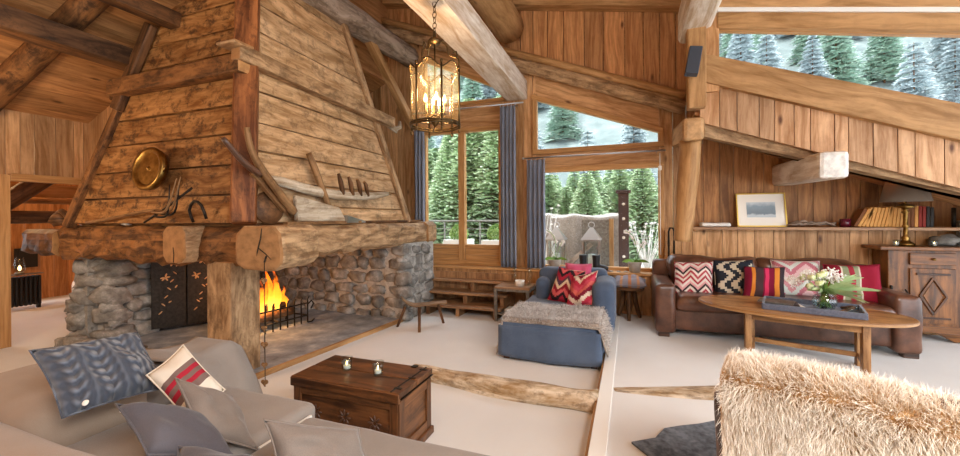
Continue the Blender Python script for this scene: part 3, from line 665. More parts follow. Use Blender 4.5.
RK = thing('pegged_yoke', 'long curved wooden bar with upright pegs laid across the hood side', 'yoke', (XR, 3.9, 1.6))
m = MB(); m.tube([(XR-.03, 2.78, 1.86), (XR, 3.0, 1.86), (XR, 3.4, 1.80), (XR, 3.95, 1.765), (XR, 4.45, 1.79), (XR, 4.86, 1.84)], [.035, .05, .06, .055, .05, .025], 10, .05, sub=3, flat=(.6, 1)); part('bar', m, 'toolgrey', RK)
for i, y in enumerate((3.88, 4.06, 4.22, 4.36)):
    m = MB(); m.tube([(XR+.02, y, 1.78), (XR+.03, y-.05, 1.92), (XR+.03, y-.09, 2.02-.02*i)], [.024, .03, .016], 8, .1); part('peg', m, 'dark', RK)
m = MB(); m.tube([(XR-.02, 3.38, 2.20), (XR, 3.46, 2.02), (XR+.01, 3.66, 1.60)], [.03, .038, .038], 10, .05, sub=3); top('wooden_stick', m, 'tool', 'short pole standing upright behind the pegged yoke', 'pole')
m = MB(); m.lathe([(0, -.02), (.15, -.02), (.16, 0), (.15, .02), (0, .02)], (-3.22, 2.86, 1.60), 24, axis=(1, -.1, .1)); top('round_wooden_lid', m, 'dark', 'dark round wooden disc behind the plough handles', 'disc')

# ------------------------------------------------------------------ floor-level things
m = MB(); m.beam((-.19, 2.2, .055), (-.19, 6.0, .055), .10, .11); m.beam((-.19, -1.5, .055), (-.19, 2.2, .055), .10, .11); struct('trim_8', m, 'white_paint', .004)
m = MB(); m.box(-.26, -.235, -1.5, 6.0, 0, .085, (0, 1, 0)); struct('trim_9', m, 'pale')
m = MB(); m.tube([(-1.95, 3.36, .03), (-1.4, 3.30, .03), (-.9, 3.24, .03), (-.24, 3.27, .03)], [.09, .11, .13, .14], 20, .18, sub=7, flat=(1, .7)); top('threshold_log', m, 'drift', 'gnarled silvery log lying across the carpet left of the white strip', 'log')
m = MB(); m.tube([(-.13, 3.40, .09), (.3, 3.50, .085), (.9, 3.68, .08)], [.05, .12, .19], 16, .08, sub=6, flat=(1, .26)); top('threshold_log', m, 'drift', 'flat slim log sunk in the raised carpet right of the white strip', 'log')
# cow hide
m = MB(); pts = [(0.0, 2.62), (.14, 2.72), (.20, 2.86), (.30, 2.93), (.42, 3.0), (.55, 3.1), (.8, 3.0), (.9, 2.7), (.8, 2.4), (.55, 2.3), (.3, 2.35), (.14, 2.42), (.08, 2.52)]
b = m.add([(x, y, .104) for x, y in pts]+[(x, y, .116) for x, y in pts]); n = len(pts)
m.face(list(range(b+n, b+2*n)), [(x, y) for x, y in pts]); m.face(list(range(b, b+n)), [(x, y) for x, y in pts])
for i in range(n): m.face([b+i, b+(i+1) % n, b+n+(i+1) % n, b+n+i], [(0, 0)]*4)
top('cowhide_rug', m, fabric('grey_hide', '#30363f', '#6c747e', 30, 5), 'dark blue-grey animal hide rug on the raised carpet beside the sheepskin chair', 'rug')

# ------------------------------------------------------------------ chest
CH = thing('wooden_chest', 'low dark antique wooden chest with carved front in the middle of the carpet', 'chest', (-1.72, 2.28, 0))
x0, x1, y0, y1 = -2.12, -1.32, 2.09, 2.48
m = MB(); m.box(x0, x1, y0, y0+.03, .05, .40, (1, 0, 0)); m.box(x0, x1, y1-.03, y1, .05, .40, (1, 0, 0)); m.box(x0, x0+.03, y0+.031, y1-.031, .05, .40, (0, 1, 0)); m.box(x1-.03, x1, y0+.031, y1-.031, .05, .40, (0, 1, 0)); m.box(x0+.03, x1-.03, y0+.03, y1-.03, .05, .08); part('body', m, 'chest', CH, .004)
m = MB(); m.box(x0-.02, x1+.02, y0-.025, y0+.19, .405, .445, (1, 0, 0)); m.box(x0-.02, x1+.02, y0+.196, y1+.02, .405, .445, (1, 0, 0)); m.box(x0-.02, x1+.02, y0-.03, y0-.005, .38, .44, (1, 0, 0)); part('lid', m, 'chest', CH, .006)
m = MB()
for xx in (x0-.005, x1-.055): m.box(xx, xx+.06, y0-.015, y0, .04, .385, (0, 0, 1))
m.box(x0+.05, x1-.05, y0-.013, y0, .33, .385, (1, 0, 0)); m.box(x0+.05, x1-.05, y0-.013, y0, .05, .11, (1, 0, 0))
for yy in (y0-.01, y1-.05): m.box(x1, x1+.014, yy, yy+.06, .04, .385, (0, 0, 1))
m.box(x1, x1+.014, y0+.05, y1-.05, .33, .385, (0, 1, 0)); m.box(x1, x1+.014, y0+.05, y1-.05, .05, .11, (0, 1, 0)); part('panel_rails', m, 'chest', CH, .004)
m = MB(); m.box(x0-.02, x1+.03, y0-.03, y1+.02, 0, .05); part('plinth', m, 'chest', CH, .006)
m = MB(); m.box(x0+.0, x1+.025, y0+.0, y1+.025, .40, .402)
for yy in (y0+.02, y1-.06): pass
m.tube([(x1-.04, y0-.02, .446), (x1-.03, y1+.02, .446)], .005, 6); 
for yy in (y0+.03, y0+.2, y1-.04): m.box(x1-.05, x1+.0, yy, yy+.018, .446, .450)
m.box(-1.45, -1.41, y1-.02, y1+.02, .446, .452); part('hinge', m, 'iron', CH)
m = MB()
for cx in (-1.95, -1.72, -1.49):
    for p_ in range(8):
        th = p_*PI/4; m.blob((cx+.03*math.cos(th), y0-.002, .225+.03*math.sin(th)), (.022, .006, .007), 1, 0, 8, (V((math.cos(th), 0, math.sin(th))), V((0, 1, 0)), V((-math.sin(th), 0, math.cos(th)))))
part('carved_rosette', m, 'blackwood', CH)
def tealight(x, y, z, label, s=1, group=None):
    t = thing('tealight_glass', label, 'candle holder', (x, y, z), group)
    m = MB(); m.lathe([(.0, .0), (.03*s, .0), (.034*s, .01*s), (.036*s, .05*s), (.04*s, .09*s), (.037*s, .09*s), (.033*s, .05*s), (.03*s, .012*s), (0, .01*s)], (x, y, z), 20); part('glass', m, 'tumbler', t)
    m = MB(); m.lathe([(.0, .012*s), (.022*s, .012*s), (.022*s, .035*s), (0, .033*s)], (x, y, z), 14); part('candle', m, 'wax', t)
    m = MB(); m.lathe([(.0, .035*s), (.006*s, .042*s), (.004*s, .055*s), (0, .066*s)], (x, y, z), 8); part('flame', m, 'flame', t)
tealight(-1.845, 2.27, .446, 'lit tea light in a clear tumbler on the left of the chest lid'); tealight(-1.59, 2.27, .446, 'lit tea light in a clear tumbler on the right of the chest lid')

# ------------------------------------------------------------------ three-legged bench
ST = thing('carved_stool', 'small rustic three-legged wooden seat with curved end by the stone wall', 'stool', (-2.66, 4.85, 0))
m = MB()
def sp(u, v):
    t = u; x = -2.95+.50*t; y = 4.78+.36*t; z = .27+.10*(max(0, .35-t)/.35)**2*1.2+.03*t
    w_ = .11+.03*math.cos(t*3); n_ = V((-.58, .81, 0)).normalized()
    th = 2*PI*v; return V((x, y, z))+n_*w_*math.cos(th)+V((0, 0, 1))*.018*math.sin(th)-V((0, 0, .03))*(1-abs(math.cos(th)))*0
m.grid(sp, 14, 14); part('seat', m, 'tool', ST)
for p0, p1 in (((-2.90, 4.78, .27), (-3.0, 4.74, 0)), ((-2.72, 4.86, .26), (-2.58, 4.60, 0)), ((-2.55, 5.08, .28), (-2.48, 5.12, 0))):
    m = MB(); m.tube([p0, p1], [.022, .018], 8, .05, sub=3); part('leg', m, 'dark', ST)

# ------------------------------------------------------------------ stepped shelves under the window
SS = thing('stepped_shelf', 'stepped open wooden shelving under the left window', 'shelf', (-2.6, 5.8, 0))
for (xa, xb, ya, z) in ((-3.0, -1.76, 5.50, .16), (-3.3, -1.72, 5.68, .33), (-3.45, -1.70, 5.86, .50)):
    m = MB(); m.box(xa, xb, ya, 6.07, z-.035, z, (1, 0, 0)); part('tread', m, 'step', SS, .004)
for xx, ya, za, zb in ((-2.45, 5.53, 0, .124), (-1.85, 5.53, 0, .124), (-2.95, 5.53, 0, .124), (-2.4, 5.71, .161, .294), (-1.8, 5.71, .161, .294), (-3.1, 5.71, 0, .294), (-2.35, 5.89, .331, .464), (-1.8, 5.89, .331, .464), (-3.3, 5.89, 0, .464)):
    m = MB(); m.box(xx-.03, xx+.03, ya, 6.07, za, zb, (0, 0, 1)); part('divider', m, 'step', SS, .003)
m = MB(); m.box(-3.4, -1.7, 6.045, 6.075, 0, .6, (0, 0, 1)); part('back_panel', m, 'step', SS)
# side table
SD = thing('side_table', 'small grey metal-legged side table between the shelving and the chaise', 'side table', (-1.55, 5.68, 0))
m = MB(); m.box(-1.83, -1.32, 5.45, 5.93, .47, .50, (1, 0, 0)); part('table_top', m, 'step', SD, .004)
m = MB(); m.box(-1.84, -1.31, 5.44, 5.46, .44, .47); m.box(-1.84, -1.31, 5.92, 5.94, .44, .47); m.box(-1.84, -1.82, 5.46, 5.92, .44, .47); m.box(-1.33, -1.31, 5.46, 5.92, .44, .47); part('frame', m, 'galv', SD)
for xx in (-1.82, -1.35):
    for yy in (5.45, 5.90):
        m = MB(); m.box(xx-.015, xx+.025, yy, yy+.035, 0, .44, (0, 0, 1)); part('leg', m, 'galv', SD)
m = MB(); m.box(-1.82, -1.33, 5.46, 5.92, .10, .12); part('lower_shelf', m, 'galv', SD)
for i, (cx, cy, a) in enumerate(((-1.58, 5.65, .2), (-1.56, 5.64, -.1))):
    m = MB(); d = V((math.cos(a), math.sin(a), 0)); e = V((-math.sin(a), math.cos(a), 0)); c = V((cx, cy, .122+.022*i)); P = [c+d*sx*.14+e*sy*.1 for sx, sy in ((-1, -1), (1, -1), (1, 1), (-1, 1))]
    m.hexa(P+[p+V((0, 0, .02)) for p in P], d); top('magazine', m, 'white_paint' if i else 'galv', ['lower of two magazines on the bottom shelf of the side table', 'upper of two magazines on the bottom shelf of the side table'][i], 'magazine')
m = MB(); m.lathe([(0, 0), (.065, 0), (.07, .08), (.06, .083), (.055, .06), (0, .06)], (-1.50, 5.62, .502), 20); top('bowl_candle', m, 'wax', 'wide white candle bowl on the grey side table', 'candle')
for xx, yy, l in ((-1.62, 5.78, 'left'), (-1.38, 5.72, 'right')):
    m = MB(); m.lathe([(0, 0), (.04, 0), (.012, .02), (.012, .07), (.035, .10), (.03, .13), (.012, .15), (.03, .2), (.028, .24), (.02, .24), (.0, .2)], (xx, yy, .502), 16); top('glass_candlestick', m, 'tumbler', 'clear glass candlestick on the %s side of the grey side table' % l, 'candlestick')

# ------------------------------------------------------------------ chaise with blue cover
CZ = thing('chaise', 'deep chaise armchair covered in blue-grey cloth facing the camera', 'chaise', (-.78, 4.9, 0))
m = MB(); m.rbox((-.79, 4.78, .24), (1.02, 1.5, .36), .07, nz=.01); part('base', m, 'denim', CZ, smooth=True)
m = MB(); m.rbox((-.73, 5.55, .42), (.9, .3, .78), .09, nz=.01); part('backrest', m, 'denim', CZ, smooth=True)
m = MB(); m.rbox((-.30, 5.2, .42), (.26, .72, .62), .1, nz=.01); part('armrest', m, 'denim', CZ, smooth=True)
m = MB(); m.rbox((-1.10, 5.42, .40), (.18, .4, .56), .08, nz=.01); part('armrest', m, 'denim', CZ, smooth=True)
m = MB()
for sx in (-1.24, -.34):
    for sy in (4.1, 5.6): m.box(sx-.03, sx+.03, sy-.03, sy+.03, 0, .08)
part('foot', m, 'blackwood', CZ)
# skirt with a wavy hem
m = MB()
def skirt(u, v):
    per = [(-1.31, 5.0), (-1.31, 4.02), (-.27, 4.02), (-.27, 5.0)]; L = [.98, 1.04, .98]; t = u*3.0; i = min(2, int(t)); f_ = t-i
    a, b = V((*per[i], 0)), V((*per[i+1], 0)); p = a.lerp(b, f_); nn = [V((-1, 0, 0)), V((0, -1, 0)), V((1, 0, 0))][i]
    z = .36*(1-v)+.05*v; q = NZ.noise(V((u*14, v*.6, 3)))*.03*v
    if i == 1: z -= .03*v*math.sin(f_*3)
    return p+nn*(q+.01*v)+V((0, 0, z))
m.grid(skirt, 60, 8); o = part('skirt', m, 'denim', CZ); so_ = o.modifiers.new('s', 'SOLIDIFY'); so_.thickness = .008
# fur throw
M['furgrey'] = fabric('grey_brown_fur', '#7c7066', '#b9ada0', 60, 6); M['furhair'] = plain('fur_hair', '#8f8478', .8, c2='#d9d0c6', ns=9)
TH = thing('fur_throw', 'grey-brown fur throw spread over the foot of the chaise', 'throw', (-.78, 4.4, .4))
def thr(u, v):
    x = -1.36+1.16*u; y = 4.03+.80*v
    z = .435+.012*NZ.noise(V((x*5, y*5, 0)))
    if u < .06: z -= (.06-u)/.06*.36; x += .02
    if u > .93: z -= (u-.93)/.07*.26
    if v < .05: z -= (.05-v)/.05*.03
    return V((x, y, z))
m = MB(); m.grid(thr, 40, 24); o = part('hide', m, 'furgrey', TH); so_ = o.modifiers.new('s', 'SOLIDIFY'); so_.thickness = .015
def fur(fn, count, length, mat, parent, name='fur', lean=(0, 0, 0), wdt=.003, seed=1, clump=.5, jit=.35):
    rg = random.Random(seed); m = MB(); e = 1e-3
    for i in range(count):
        u, v = rg.uniform(.002, .998), rg.uniform(.002, .998); p = fn(u, v)
        n_ = (fn(min(1, u+e), v)-fn(max(0, u-e), v)).cross(fn(u, min(1, v+e))-fn(u, max(0, v-e)))
        if n_.length < 1e-12: continue
        n_.normalize()
        cl = NZ.noise_vector(p*9)*clump
        d = (n_+V(lean(u, v) if callable(lean) else lean)+cl+V((rg.uniform(-1, 1), rg.uniform(-1, 1), rg.uniform(-1, 1)))*jit).normalized()
        L = length*rg.uniform(.6, 1.2); s_ = d.orthogonal().normalized(); s_.rotate(Matrix.Rotation(rg.uniform(0, 3.1), 3, d)); q = V((rg.uniform(-1, 1), rg.uniform(-1, 1), rg.uniform(-1.2, .2)))*L*.3
        p1 = p+d*L*.5; p2 = p+d*L+q; w_ = wdt
        b = m.add([p-s_*w_, p+s_*w_, p1+s_*w_*.8, p1-s_*w_*.8, p2+s_*w_*.15, p2-s_*w_*.15]); r = rg.random()
        m.face([b, b+1, b+2, b+3], [(u, 0), (u, 0), (u, .5), (u, .5)], (r, 0), 0, True); m.face([b+3, b+2, b+4, b+5], [(u, .5), (u, .5), (u, 1), (u, 1)], (r, 0), 0, True)
    me = bpy.data.meshes.new(name); off = WL[parent]
    me.from_pydata([p-off for p in m.v], [], m.f); ul = me.uv_layers.new(name='UVMap'); tl = me.uv_layers.new(name='tone'); li = 0
    for f_, uvs, t in zip(m.f, m.uv, m.t):
        for q in uvs: ul.data[li].uv = q; tl.data[li].uv = t; li += 1
    for p_ in me.polygons: p_.use_smooth = True
    me.materials.append(mat if not isinstance(mat, str) else M[mat]); o = bpy.data.objects.new(name, me); C.objects.link(o); o.parent = parent; WL[o] = off; return o
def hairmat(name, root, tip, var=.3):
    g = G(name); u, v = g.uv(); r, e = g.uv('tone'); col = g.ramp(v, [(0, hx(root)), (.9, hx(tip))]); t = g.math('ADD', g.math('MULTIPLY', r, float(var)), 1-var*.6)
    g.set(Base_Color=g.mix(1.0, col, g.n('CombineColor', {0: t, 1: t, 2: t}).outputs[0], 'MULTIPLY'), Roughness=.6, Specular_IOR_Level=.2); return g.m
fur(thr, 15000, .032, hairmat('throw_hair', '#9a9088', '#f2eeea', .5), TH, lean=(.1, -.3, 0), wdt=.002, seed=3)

# ------------------------------------------------------------------ cushions
KA = kilim('kilim_red_black', ['#a3283a', '#2c2226', '#c85a5a', '#8a2432', '#d9c2a4', '#5a3a48'], 4, 8, 1.8, 26)
KB = kilim('kilim_pink_red', ['#c04a5a', '#b03245', '#e0cdb8', '#7c2436', '#cf6a62'], 2, 7, 2.6, 22)
KW = kilim('kilim_white_red', ['#ddd2c8', '#b04650', '#e6dcd2', '#3a3232', '#d8a0a0', '#ddd2c8', '#a83c46'], 5, 13, 2.6, 40)
KZ = kilim('kilim_black_cream', ['#2c3038', '#2c3038', '#cfc6b2', '#30343c', '#c9bfa8'], 4, 6.2, 2.0, 18, vertical=True)
KP = kilim('kilim_pink_white', ['#d8b4b4', '#b8717c', '#c9cfc6', '#c68a8e', '#ddd0c4'], 3, 7, 2.6, 30)
def stripes(name, stops, axis='u', rough=.9):
    g = G(name); u, v = g.uv(); g.set(Base_Color=g.ramp(u if axis == 'u' else v, [(p, hx(c)) for p, c in stops], 'CONSTANT'), Roughness=rough, Specular_IOR_Level=.1); g.bump(g.noise(g.n('TexCoord').outputs['Object'], 350, 2), .3, .004); return g.m
KS = stripes('stripe_kilim', [(0, '#7c1e38'), (.17, '#d98a3c'), (.26, '#4c3a3c'), (.46, '#7c1e38'), (.5, '#d03a62'), (.6, '#7c1e38'), (.74, '#d98a3c'), (.86, '#3c3236')])
KR = stripes('red_green_kilim', [(0, '#8c2436'), (.26, '#d5c9b8'), (.29, '#8c9474'), (.40, '#9c3442'), (.5, '#8c9474'), (.58, '#c9c0ae'), (.61, '#8e2236')])
KC = stripes('cream_red_stripe', [(0, '#e0d8c8'), (.28, '#7a6660'), (.38, '#a82c3c'), (.46, '#7a6660'), (.54, '#a82c3c'), (.62, '#7a6660'), (.7, '#e0d8c8')], 'v')
KO = stripes('grey_orange_check', [(0, '#8c8890'), (.2, '#b98a68'), (.28, '#8c8890'), (.45, '#b07a58'), (.55, '#8c8890'), (.72, '#b98a68'), (.8, '#8c8890')])
# cable knit
g = G('cable_knit'); u, v = g.uv()
cell = g.math('PINGPONG', g.math('MULTIPLY', u, 7.0), 1.0)
twist = g.math('SINE', g.math('ADD', g.math('MULTIPLY', v, 46.0), g.math('MULTIPLY', cell, 5.0)))
rib = g.math('SINE', g.math('MULTIPLY', u, 70.0))
h = g.math('ADD', g.math('MULTIPLY', g.math('MULTIPLY', twist, cell), .9), g.math('MULTIPLY', rib, .35))
g.set(Base_Color=g.ramp(h, [(.0, hx('#484e59')), (.9, hx('#727984'))]), Roughness=.95, Specular_IOR_Level=.1, Sheen_Weight=.3); g.bump(h, .9, .012); KK = g.m
def cushion(c, u, v, t, mat, label, seed=0, name='cushion', grp=None):
    r = thing(name, label, 'cushion', c, grp); m = MB(); m.pillow(c, u, v, t, seed=seed); part('cover', m, mat, r, smooth=True)
    m = MB(); c, u, v = V(c), V(u), V(v)
    pts = []
    for i in range(33):
        a = i/32*4; s_ = int(a) % 4; f_ = a-int(a); x, y = [(-1+2*f_, -1), (1, -1+2*f_), (1-2*f_, 1), (-1, 1-2*f_)][s_]
        pts.append(c+u*x*(1-.07*(1-y*y))+v*y*(1-.07*(1-x*x)))
    m.tube(pts, .0045, 6, caps=False); part('piping', m, mat, r); return r
cushion((.72, 5.50, .72), (.215, .0, .01), (.02, .12, .2), .16, KW, 'white and red zigzag kilim cushion at the left end of the leather sofa', 1)
cushion((1.16, 5.55, .74), (.21, .0, .01), (.01, .12, .21), .16, KZ, 'black and cream aztec cushion second from the left on the leather sofa', 2)
cushion((1.41, 5.36, .735), (.20, .0, .0), (.03, .1, .17), .15, KS, 'burgundy and orange striped cushion in front of the black and cream one', 3)
cushion((1.80, 5.62, .76), (.24, .0, .0), (.02, .12, .2), .15, KP, 'faded pink and white kilim cushion behind the flowers', 4)
cushion((2.26, 5.48, .735), (.25, .0, .01), (.03, .12, .21), .16, KR, 'red cushion with green centre panel at the right end of the leather sofa', 5)
cushion((-.64, 5.34, .68), (.17, .0, .0), (.0, .06, .2), .14, fabric('pink_cloth', '#b84668', '#cf5f80', 300, 4), 'plain pink cushion standing behind the kilim pair on the chaise', 6)
cushion((-.76, 5.15, .62), (.17, -.02, -.02), (.06, .1, .2), .15, KA, 'dark red and black kilim cushion on the left of the chaise', 7)
cushion((-.56, 5.0, .60), (.16, -.05, .05), (.03, .08, .19), .15, KB, 'pinkish red kilim cushion leaning in front on the chaise', 8)
cushion((-2.43, 1.194, 0.76), (0.02, 0.205, -0.012), (-0.155, 0.01, 0.125), 0.15, KK, 'large blue-grey cable-knit cushion in the corner of the beige sofa', 9, 'knit_cushion')
cushion((-2.11, 1.375, 0.67), (-0.013, 0.095, 0.045), (-0.145, -0.01, 0.105), 0.1, KC, 'cream cushion with red stripes next to the cable-knit cushion', 10)
cushion((-1.76, 1.28, 0.61), (0.034, 0.108, -0.082), (-0.108, 0.018, 0.1), 0.1, 'greylinen', 'grey-brown linen cushion leaning in front of the striped cushion', 11)
cushion((-1.75, 1.1, 0.625), (0.075, 0.12, -0.06), (-0.135, 0.02, 0.065), 0.12, 'charc', 'long charcoal cushion lying along the back of the beige sofa', 12)
cushion((-1.13, 1.236, 0.6), (0.115, 0.13, -0.062), (-0.045, 0.01, 0.085), 0.1, 'greylinen', 'grey-brown linen cushion with raised edge alone at the right of the beige sofa', 13)
cushion((-1.28, .98, .60), (.2, .06, -.03), (-.09, .07, .03), .12, 'charc', 'charcoal cushion cut by the bottom edge of the picture', 14)

# ------------------------------------------------------------------ beige sofa
BS = thing('corner_sofa', 'large beige linen corner sofa in the foreground, seen over its back', 'sofa', (-2.0, 1.1, 0))
m = MB(); m.rbox((-2.05, .62, .35), (3.6, .62, .66), .16, nz=.012); part('backrest', m, 'linentan', BS, smooth=True)
m = MB(); m.rbox((-2.98, 1.22, .33), (.98, .60, .62), .16, nz=.012); part('backrest', m, 'linentan', BS, smooth=True)
m = MB(); m.rbox((-2.74, 1.68, .33), (.62, .55, .64), .15, nz=.012); part('armrest', m, 'linen', BS, smooth=True)
m = MB(); m.rbox((-1.45, 1.28, .17), (2.1, .8, .26), .05); part('base', m, 'linen', BS, smooth=True)
for x0, x1, y1, zt in ((-2.46, -1.66, 1.80, .46), (-1.65, -.45, 1.72, .43)):
    m = MB(); m.rbox(((x0+x1)/2, (.9+y1)/2, zt-.08), (x1-x0, y1-.9, .17), .05, nz=.006); cu = part('seat_cushion', m, 'linen', BS, smooth=True)
m = MB(); m.box(-1.655, -1.64, 1.40, 1.73, .35, .42, (0, 1, 0)); part('label_strip', m, 'white_paint', BS, .003)
m = MB()
def drape(u, v):
    s_ = u*1.25; y = 1.50+.50*v
    if s_ < .30: x, z = -2.82+s_, .665
    else: x, z = -2.52+(s_-.3)*.42, .665-(s_-.3)*.62
    q = .018*math.sin(v*9+u*3)+.015*NZ.noise(V((u*3, v*5, 1)))
    return V((x+q*.5, y+.02*math.sin(u*4), z+q+.01-(.05*(v-.8)/.2 if v > .8 else 0)))
m.grid(drape, 30, 24); o = part('draped_cover', m, 'linen', BS); so_ = o.modifiers.new('s', 'SOLIDIFY'); so_.thickness = .01
for xx, yy in ((-3.6, .45), (-.5, .45), (-.6, 1.6), (-2.9, 1.85)):
    m = MB(); m.box(xx-.03, xx+.03, yy-.03, yy+.03, 0, .06); part('leg', m, 'blackwood', BS)
for dx in (0, .2):
    m = MB(); bc = V((-2.235+dx*.55, 1.03+dx*.4, .70-dx*.25)); m.lathe([(0, .004), (.010, .004), (.013, .001), (.013, -.002)], bc, 14, axis=(.35, -.75, .55)); top('coat_button', m, 'wax', 'pale round button on the %s of the cable-knit cushion edge' % ('right' if dx else 'left'), 'button')

# ------------------------------------------------------------------ leather sofa
z0 = .1
LS = thing('leather_sofa', 'worn brown leather sofa against the boarded alcove wall', 'sofa', (1.45, 5.6, z0))
m = MB(); m.rbox((1.46, 5.58, .31), (2.36, .92, .26), .03); part('base', m, 'leather', LS, smooth=True)
m = MB(); m.rbox((1.46, 5.42, .50), (1.94, .76, .18), .07, nz=.02); part('seat_cushion', m, 'leather', LS, smooth=True)
for a, b_ in ((.5, 1.46), (1.46, 2.42)):
    m = MB(); m.rbox(((a+b_)/2, 5.86, .72), (b_-a+.03, .26, .50), .1, (V((1, 0, 0)), V((0, 1, .12)).normalized(), V((0, -.12, 1)).normalized()), nz=.03); part('back_cushion', m, 'leather', LS, smooth=True)
m = MB(); m.rbox((1.46, 6.0, .55), (2.36, .16, .72), .06); part('backrest', m, 'leather', LS, smooth=True)
for xx in (.38, 2.52):
    m = MB(); m.rbox((xx, 5.55, .425), (.22, .98, .57), .05, nz=.008); part('armrest', m, 'leather', LS, smooth=True)
for xx in (.36, 2.54):
    for yy in (5.12, 5.95):
        m = MB(); m.box(xx-.06, xx+.06, yy-.04, yy+.05, .1, .17); part('foot', m, 'blackwood', LS, .008)
# ------------------------------------------------------------------ stool with cushion under the sill
TS = thing('wooden_stool', 'small round-topped wooden stool between chaise and leather sofa', 'stool', (-.02, 5.84, .1))
m = MB(); m.lathe([(0, 0), (.19, 0), (.2, .02), (.19, .04), (0, .04)], (-.02, 5.84, .50), 24); part('seat', m, 'dark', TS)
for a in (.5, 2.6, 4.7):
    m = MB(); d = V((math.cos(a), math.sin(a), 0)); c = V((-.02, 5.84, 0)); m.tube([c+d*.08+V((0, 0, .5)), c+d*.1+V((0, 0, .3)), c+d*.16+V((0, 0, .1))], [.025, .03, .022], 8, .05, sub=2); part('leg', m, 'dark', TS)
m = MB(); m.lathe([(0, 0), (.03, 0), (.045, .1), (.025, .2), (.035, .26), (.03, .3)], (-.02, 5.84, .2), 14); part('pedestal', m, 'dark', TS)
cushion((-.01, 5.82, .60), (.21, .0, .0), (.0, .17, .02), .15, KO, 'grey and orange checked cushion lying on the small wooden stool', 15)

# ------------------------------------------------------------------ coffee table
ct = V((1.495, 4.72, 0)); du = V((.955, -.297, 0)); dv = V((.297, .955, 0)); TZ = .60
CT = thing('coffee_table', 'rustic oval wooden coffee table in front of the leather sofa', 'table', (ct.x, ct.y, .1))
m = MB(); n = 48; B0 = []
for zz, s_ in ((TZ-.035, .985), (TZ-.028, 1), (TZ-.006, 1), (TZ, .99)):
    B0.append(m.add([ct+du*.83*s_*math.cos(2*PI*i/n)+dv*.46*s_*math.sin(2*PI*i/n)+V((0, 0, zz)) for i in range(n)]))
for j in range(3):
    for i in range(n): m.face([B0[j]+i, B0[j]+(i+1) % n, B0[j+1]+(i+1) % n, B0[j+1]+i], [(i/n, j*.1), ((i+1)/n, j*.1), ((i+1)/n, j*.1+.1), (i/n, j*.1+.1)], (.3, 0))
for q in (0, 3): m.face([B0[q]+i for i in range(n)], [(.83*math.cos(2*PI*i/n), .46*math.sin(2*PI*i/n)) for i in range(n)], (.62, 0))
part('table_top', m, 'table', CT)
legs = [ct+du*a+dv*b for a in (-.36, .47) for b in (-.27, .12)]
for p in legs:
    m = MB(); m.beam(p+V((0, 0, .1)), p+V((0, 0, TZ-.035)), .055, .055, (0, 1, 0)); part('leg', m, 'table', CT, .004)
m = MB()
for a, b in ((0, 2), (1, 3), (0, 1), (2, 3)): m.beam(legs[a]+V((0, 0, TZ-.075)), legs[b]+V((0, 0, TZ-.075)), .025, .07)
part('apron', m, 'table', CT, .003)
m = MB()
for a, b in ((1, 3), (0, 1), (2, 3)): m.beam(legs[a]+V((0, 0, .2)), legs[b]+V((0, 0, .2)), .03, .045)
part('stretcher', m, 'table', CT, .003)
# tray, magazines, vase
tc = ct+du*.12+dv*-.05+V((0, 0, TZ+.002)); TR = thing('tray', 'grey-blue wooden tray on the coffee table under the flowers', 'tray', tc)
m = MB(); L_, W_ = .36, .22
def obx(mb, c, a, b, z0, z1, g=None):
    P = [c+du*sx*a+dv*sy*b+V((0, 0, z0)) for sx, sy in ((-1, -1), (1, -1), (1, 1), (-1, 1))]; mb.hexa(P+[p+V((0, 0, z1-z0)) for p in P], g or du)
obx(m, tc, L_, W_, 0, .012); obx(m, tc-dv*W_, L_, .01, 0, .055); obx(m, tc+dv*W_, L_, .01, 0, .055); obx(m, tc-du*L_, .01, W_, 0, .055, dv); obx(m, tc+du*L_, .01, W_, 0, .055, dv)
part('tray_body', m, fabric('painted_blue_grey', '#5a6070', '#6e7484', 60, 4), TR, .003)
for i, (mt, lb) in enumerate((('white_paint', 'white magazine at the bottom of the pile on the left end of the tray'), ('black', 'black covered magazine in the middle of the tray pile'), ('galv', 'grey photo magazine on top of the tray pile'))):
    a = .3-.2*i; d = du*math.cos(a)+dv*math.sin(a); e = dv*math.cos(a)-du*math.sin(a); c = tc-du*(.20+.03*i)+V((0, 0, .014+.014*i)); m = MB()
    P = [c+d*sx*.14+e*sy*.1 for sx, sy in ((-1, -1), (1, -1), (1, 1), (-1, 1))]; m.hexa(P+[p+V((0, 0, .012)) for p in P], d); top('magazine', m, mt, lb, 'magazine')
vc = tc+du*.10+dv*.02+V((0, 0, .014)); VS = thing('flower_vase', 'round clear glass vase standing in the tray on the coffee table', 'vase', vc)
m = MB(); m.lathe([(0, 0), (.05, 0), (.085, .03), (.10, .075), (.085, .12), (.06, .145), (.07, .16), (.066, .16), (.056, .145), (.08, .12), (.095, .075), (.08, .033), (0, .006)], vc, 28); part('glass', m, 'tumbler', VS)
BQ = thing('bouquet', 'white and green flowers with long leaves spilling from the glass vase', 'flowers', vc+V((0, 0, .01)))
rg = random.Random(5); m = MB(); tips = []
for i in range(30):
    a = rg.uniform(0, 2*PI); rr = rg.uniform(.03, .17); h = rg.uniform(.2, .33); t_ = vc+du*rr*math.cos(a)+dv*rr*.7*math.sin(a)+V((0, 0, h)); tips.append(t_)
    m.tube([vc+V((rg.uniform(-.05, .05), rg.uniform(-.05, .05), .02)), vc+V((rg.uniform(-.02, .02), rg.uniform(-.02, .02), .14)), t_], .0025, 5)
part('stems', m, 'leaf', BQ)
m = MB()
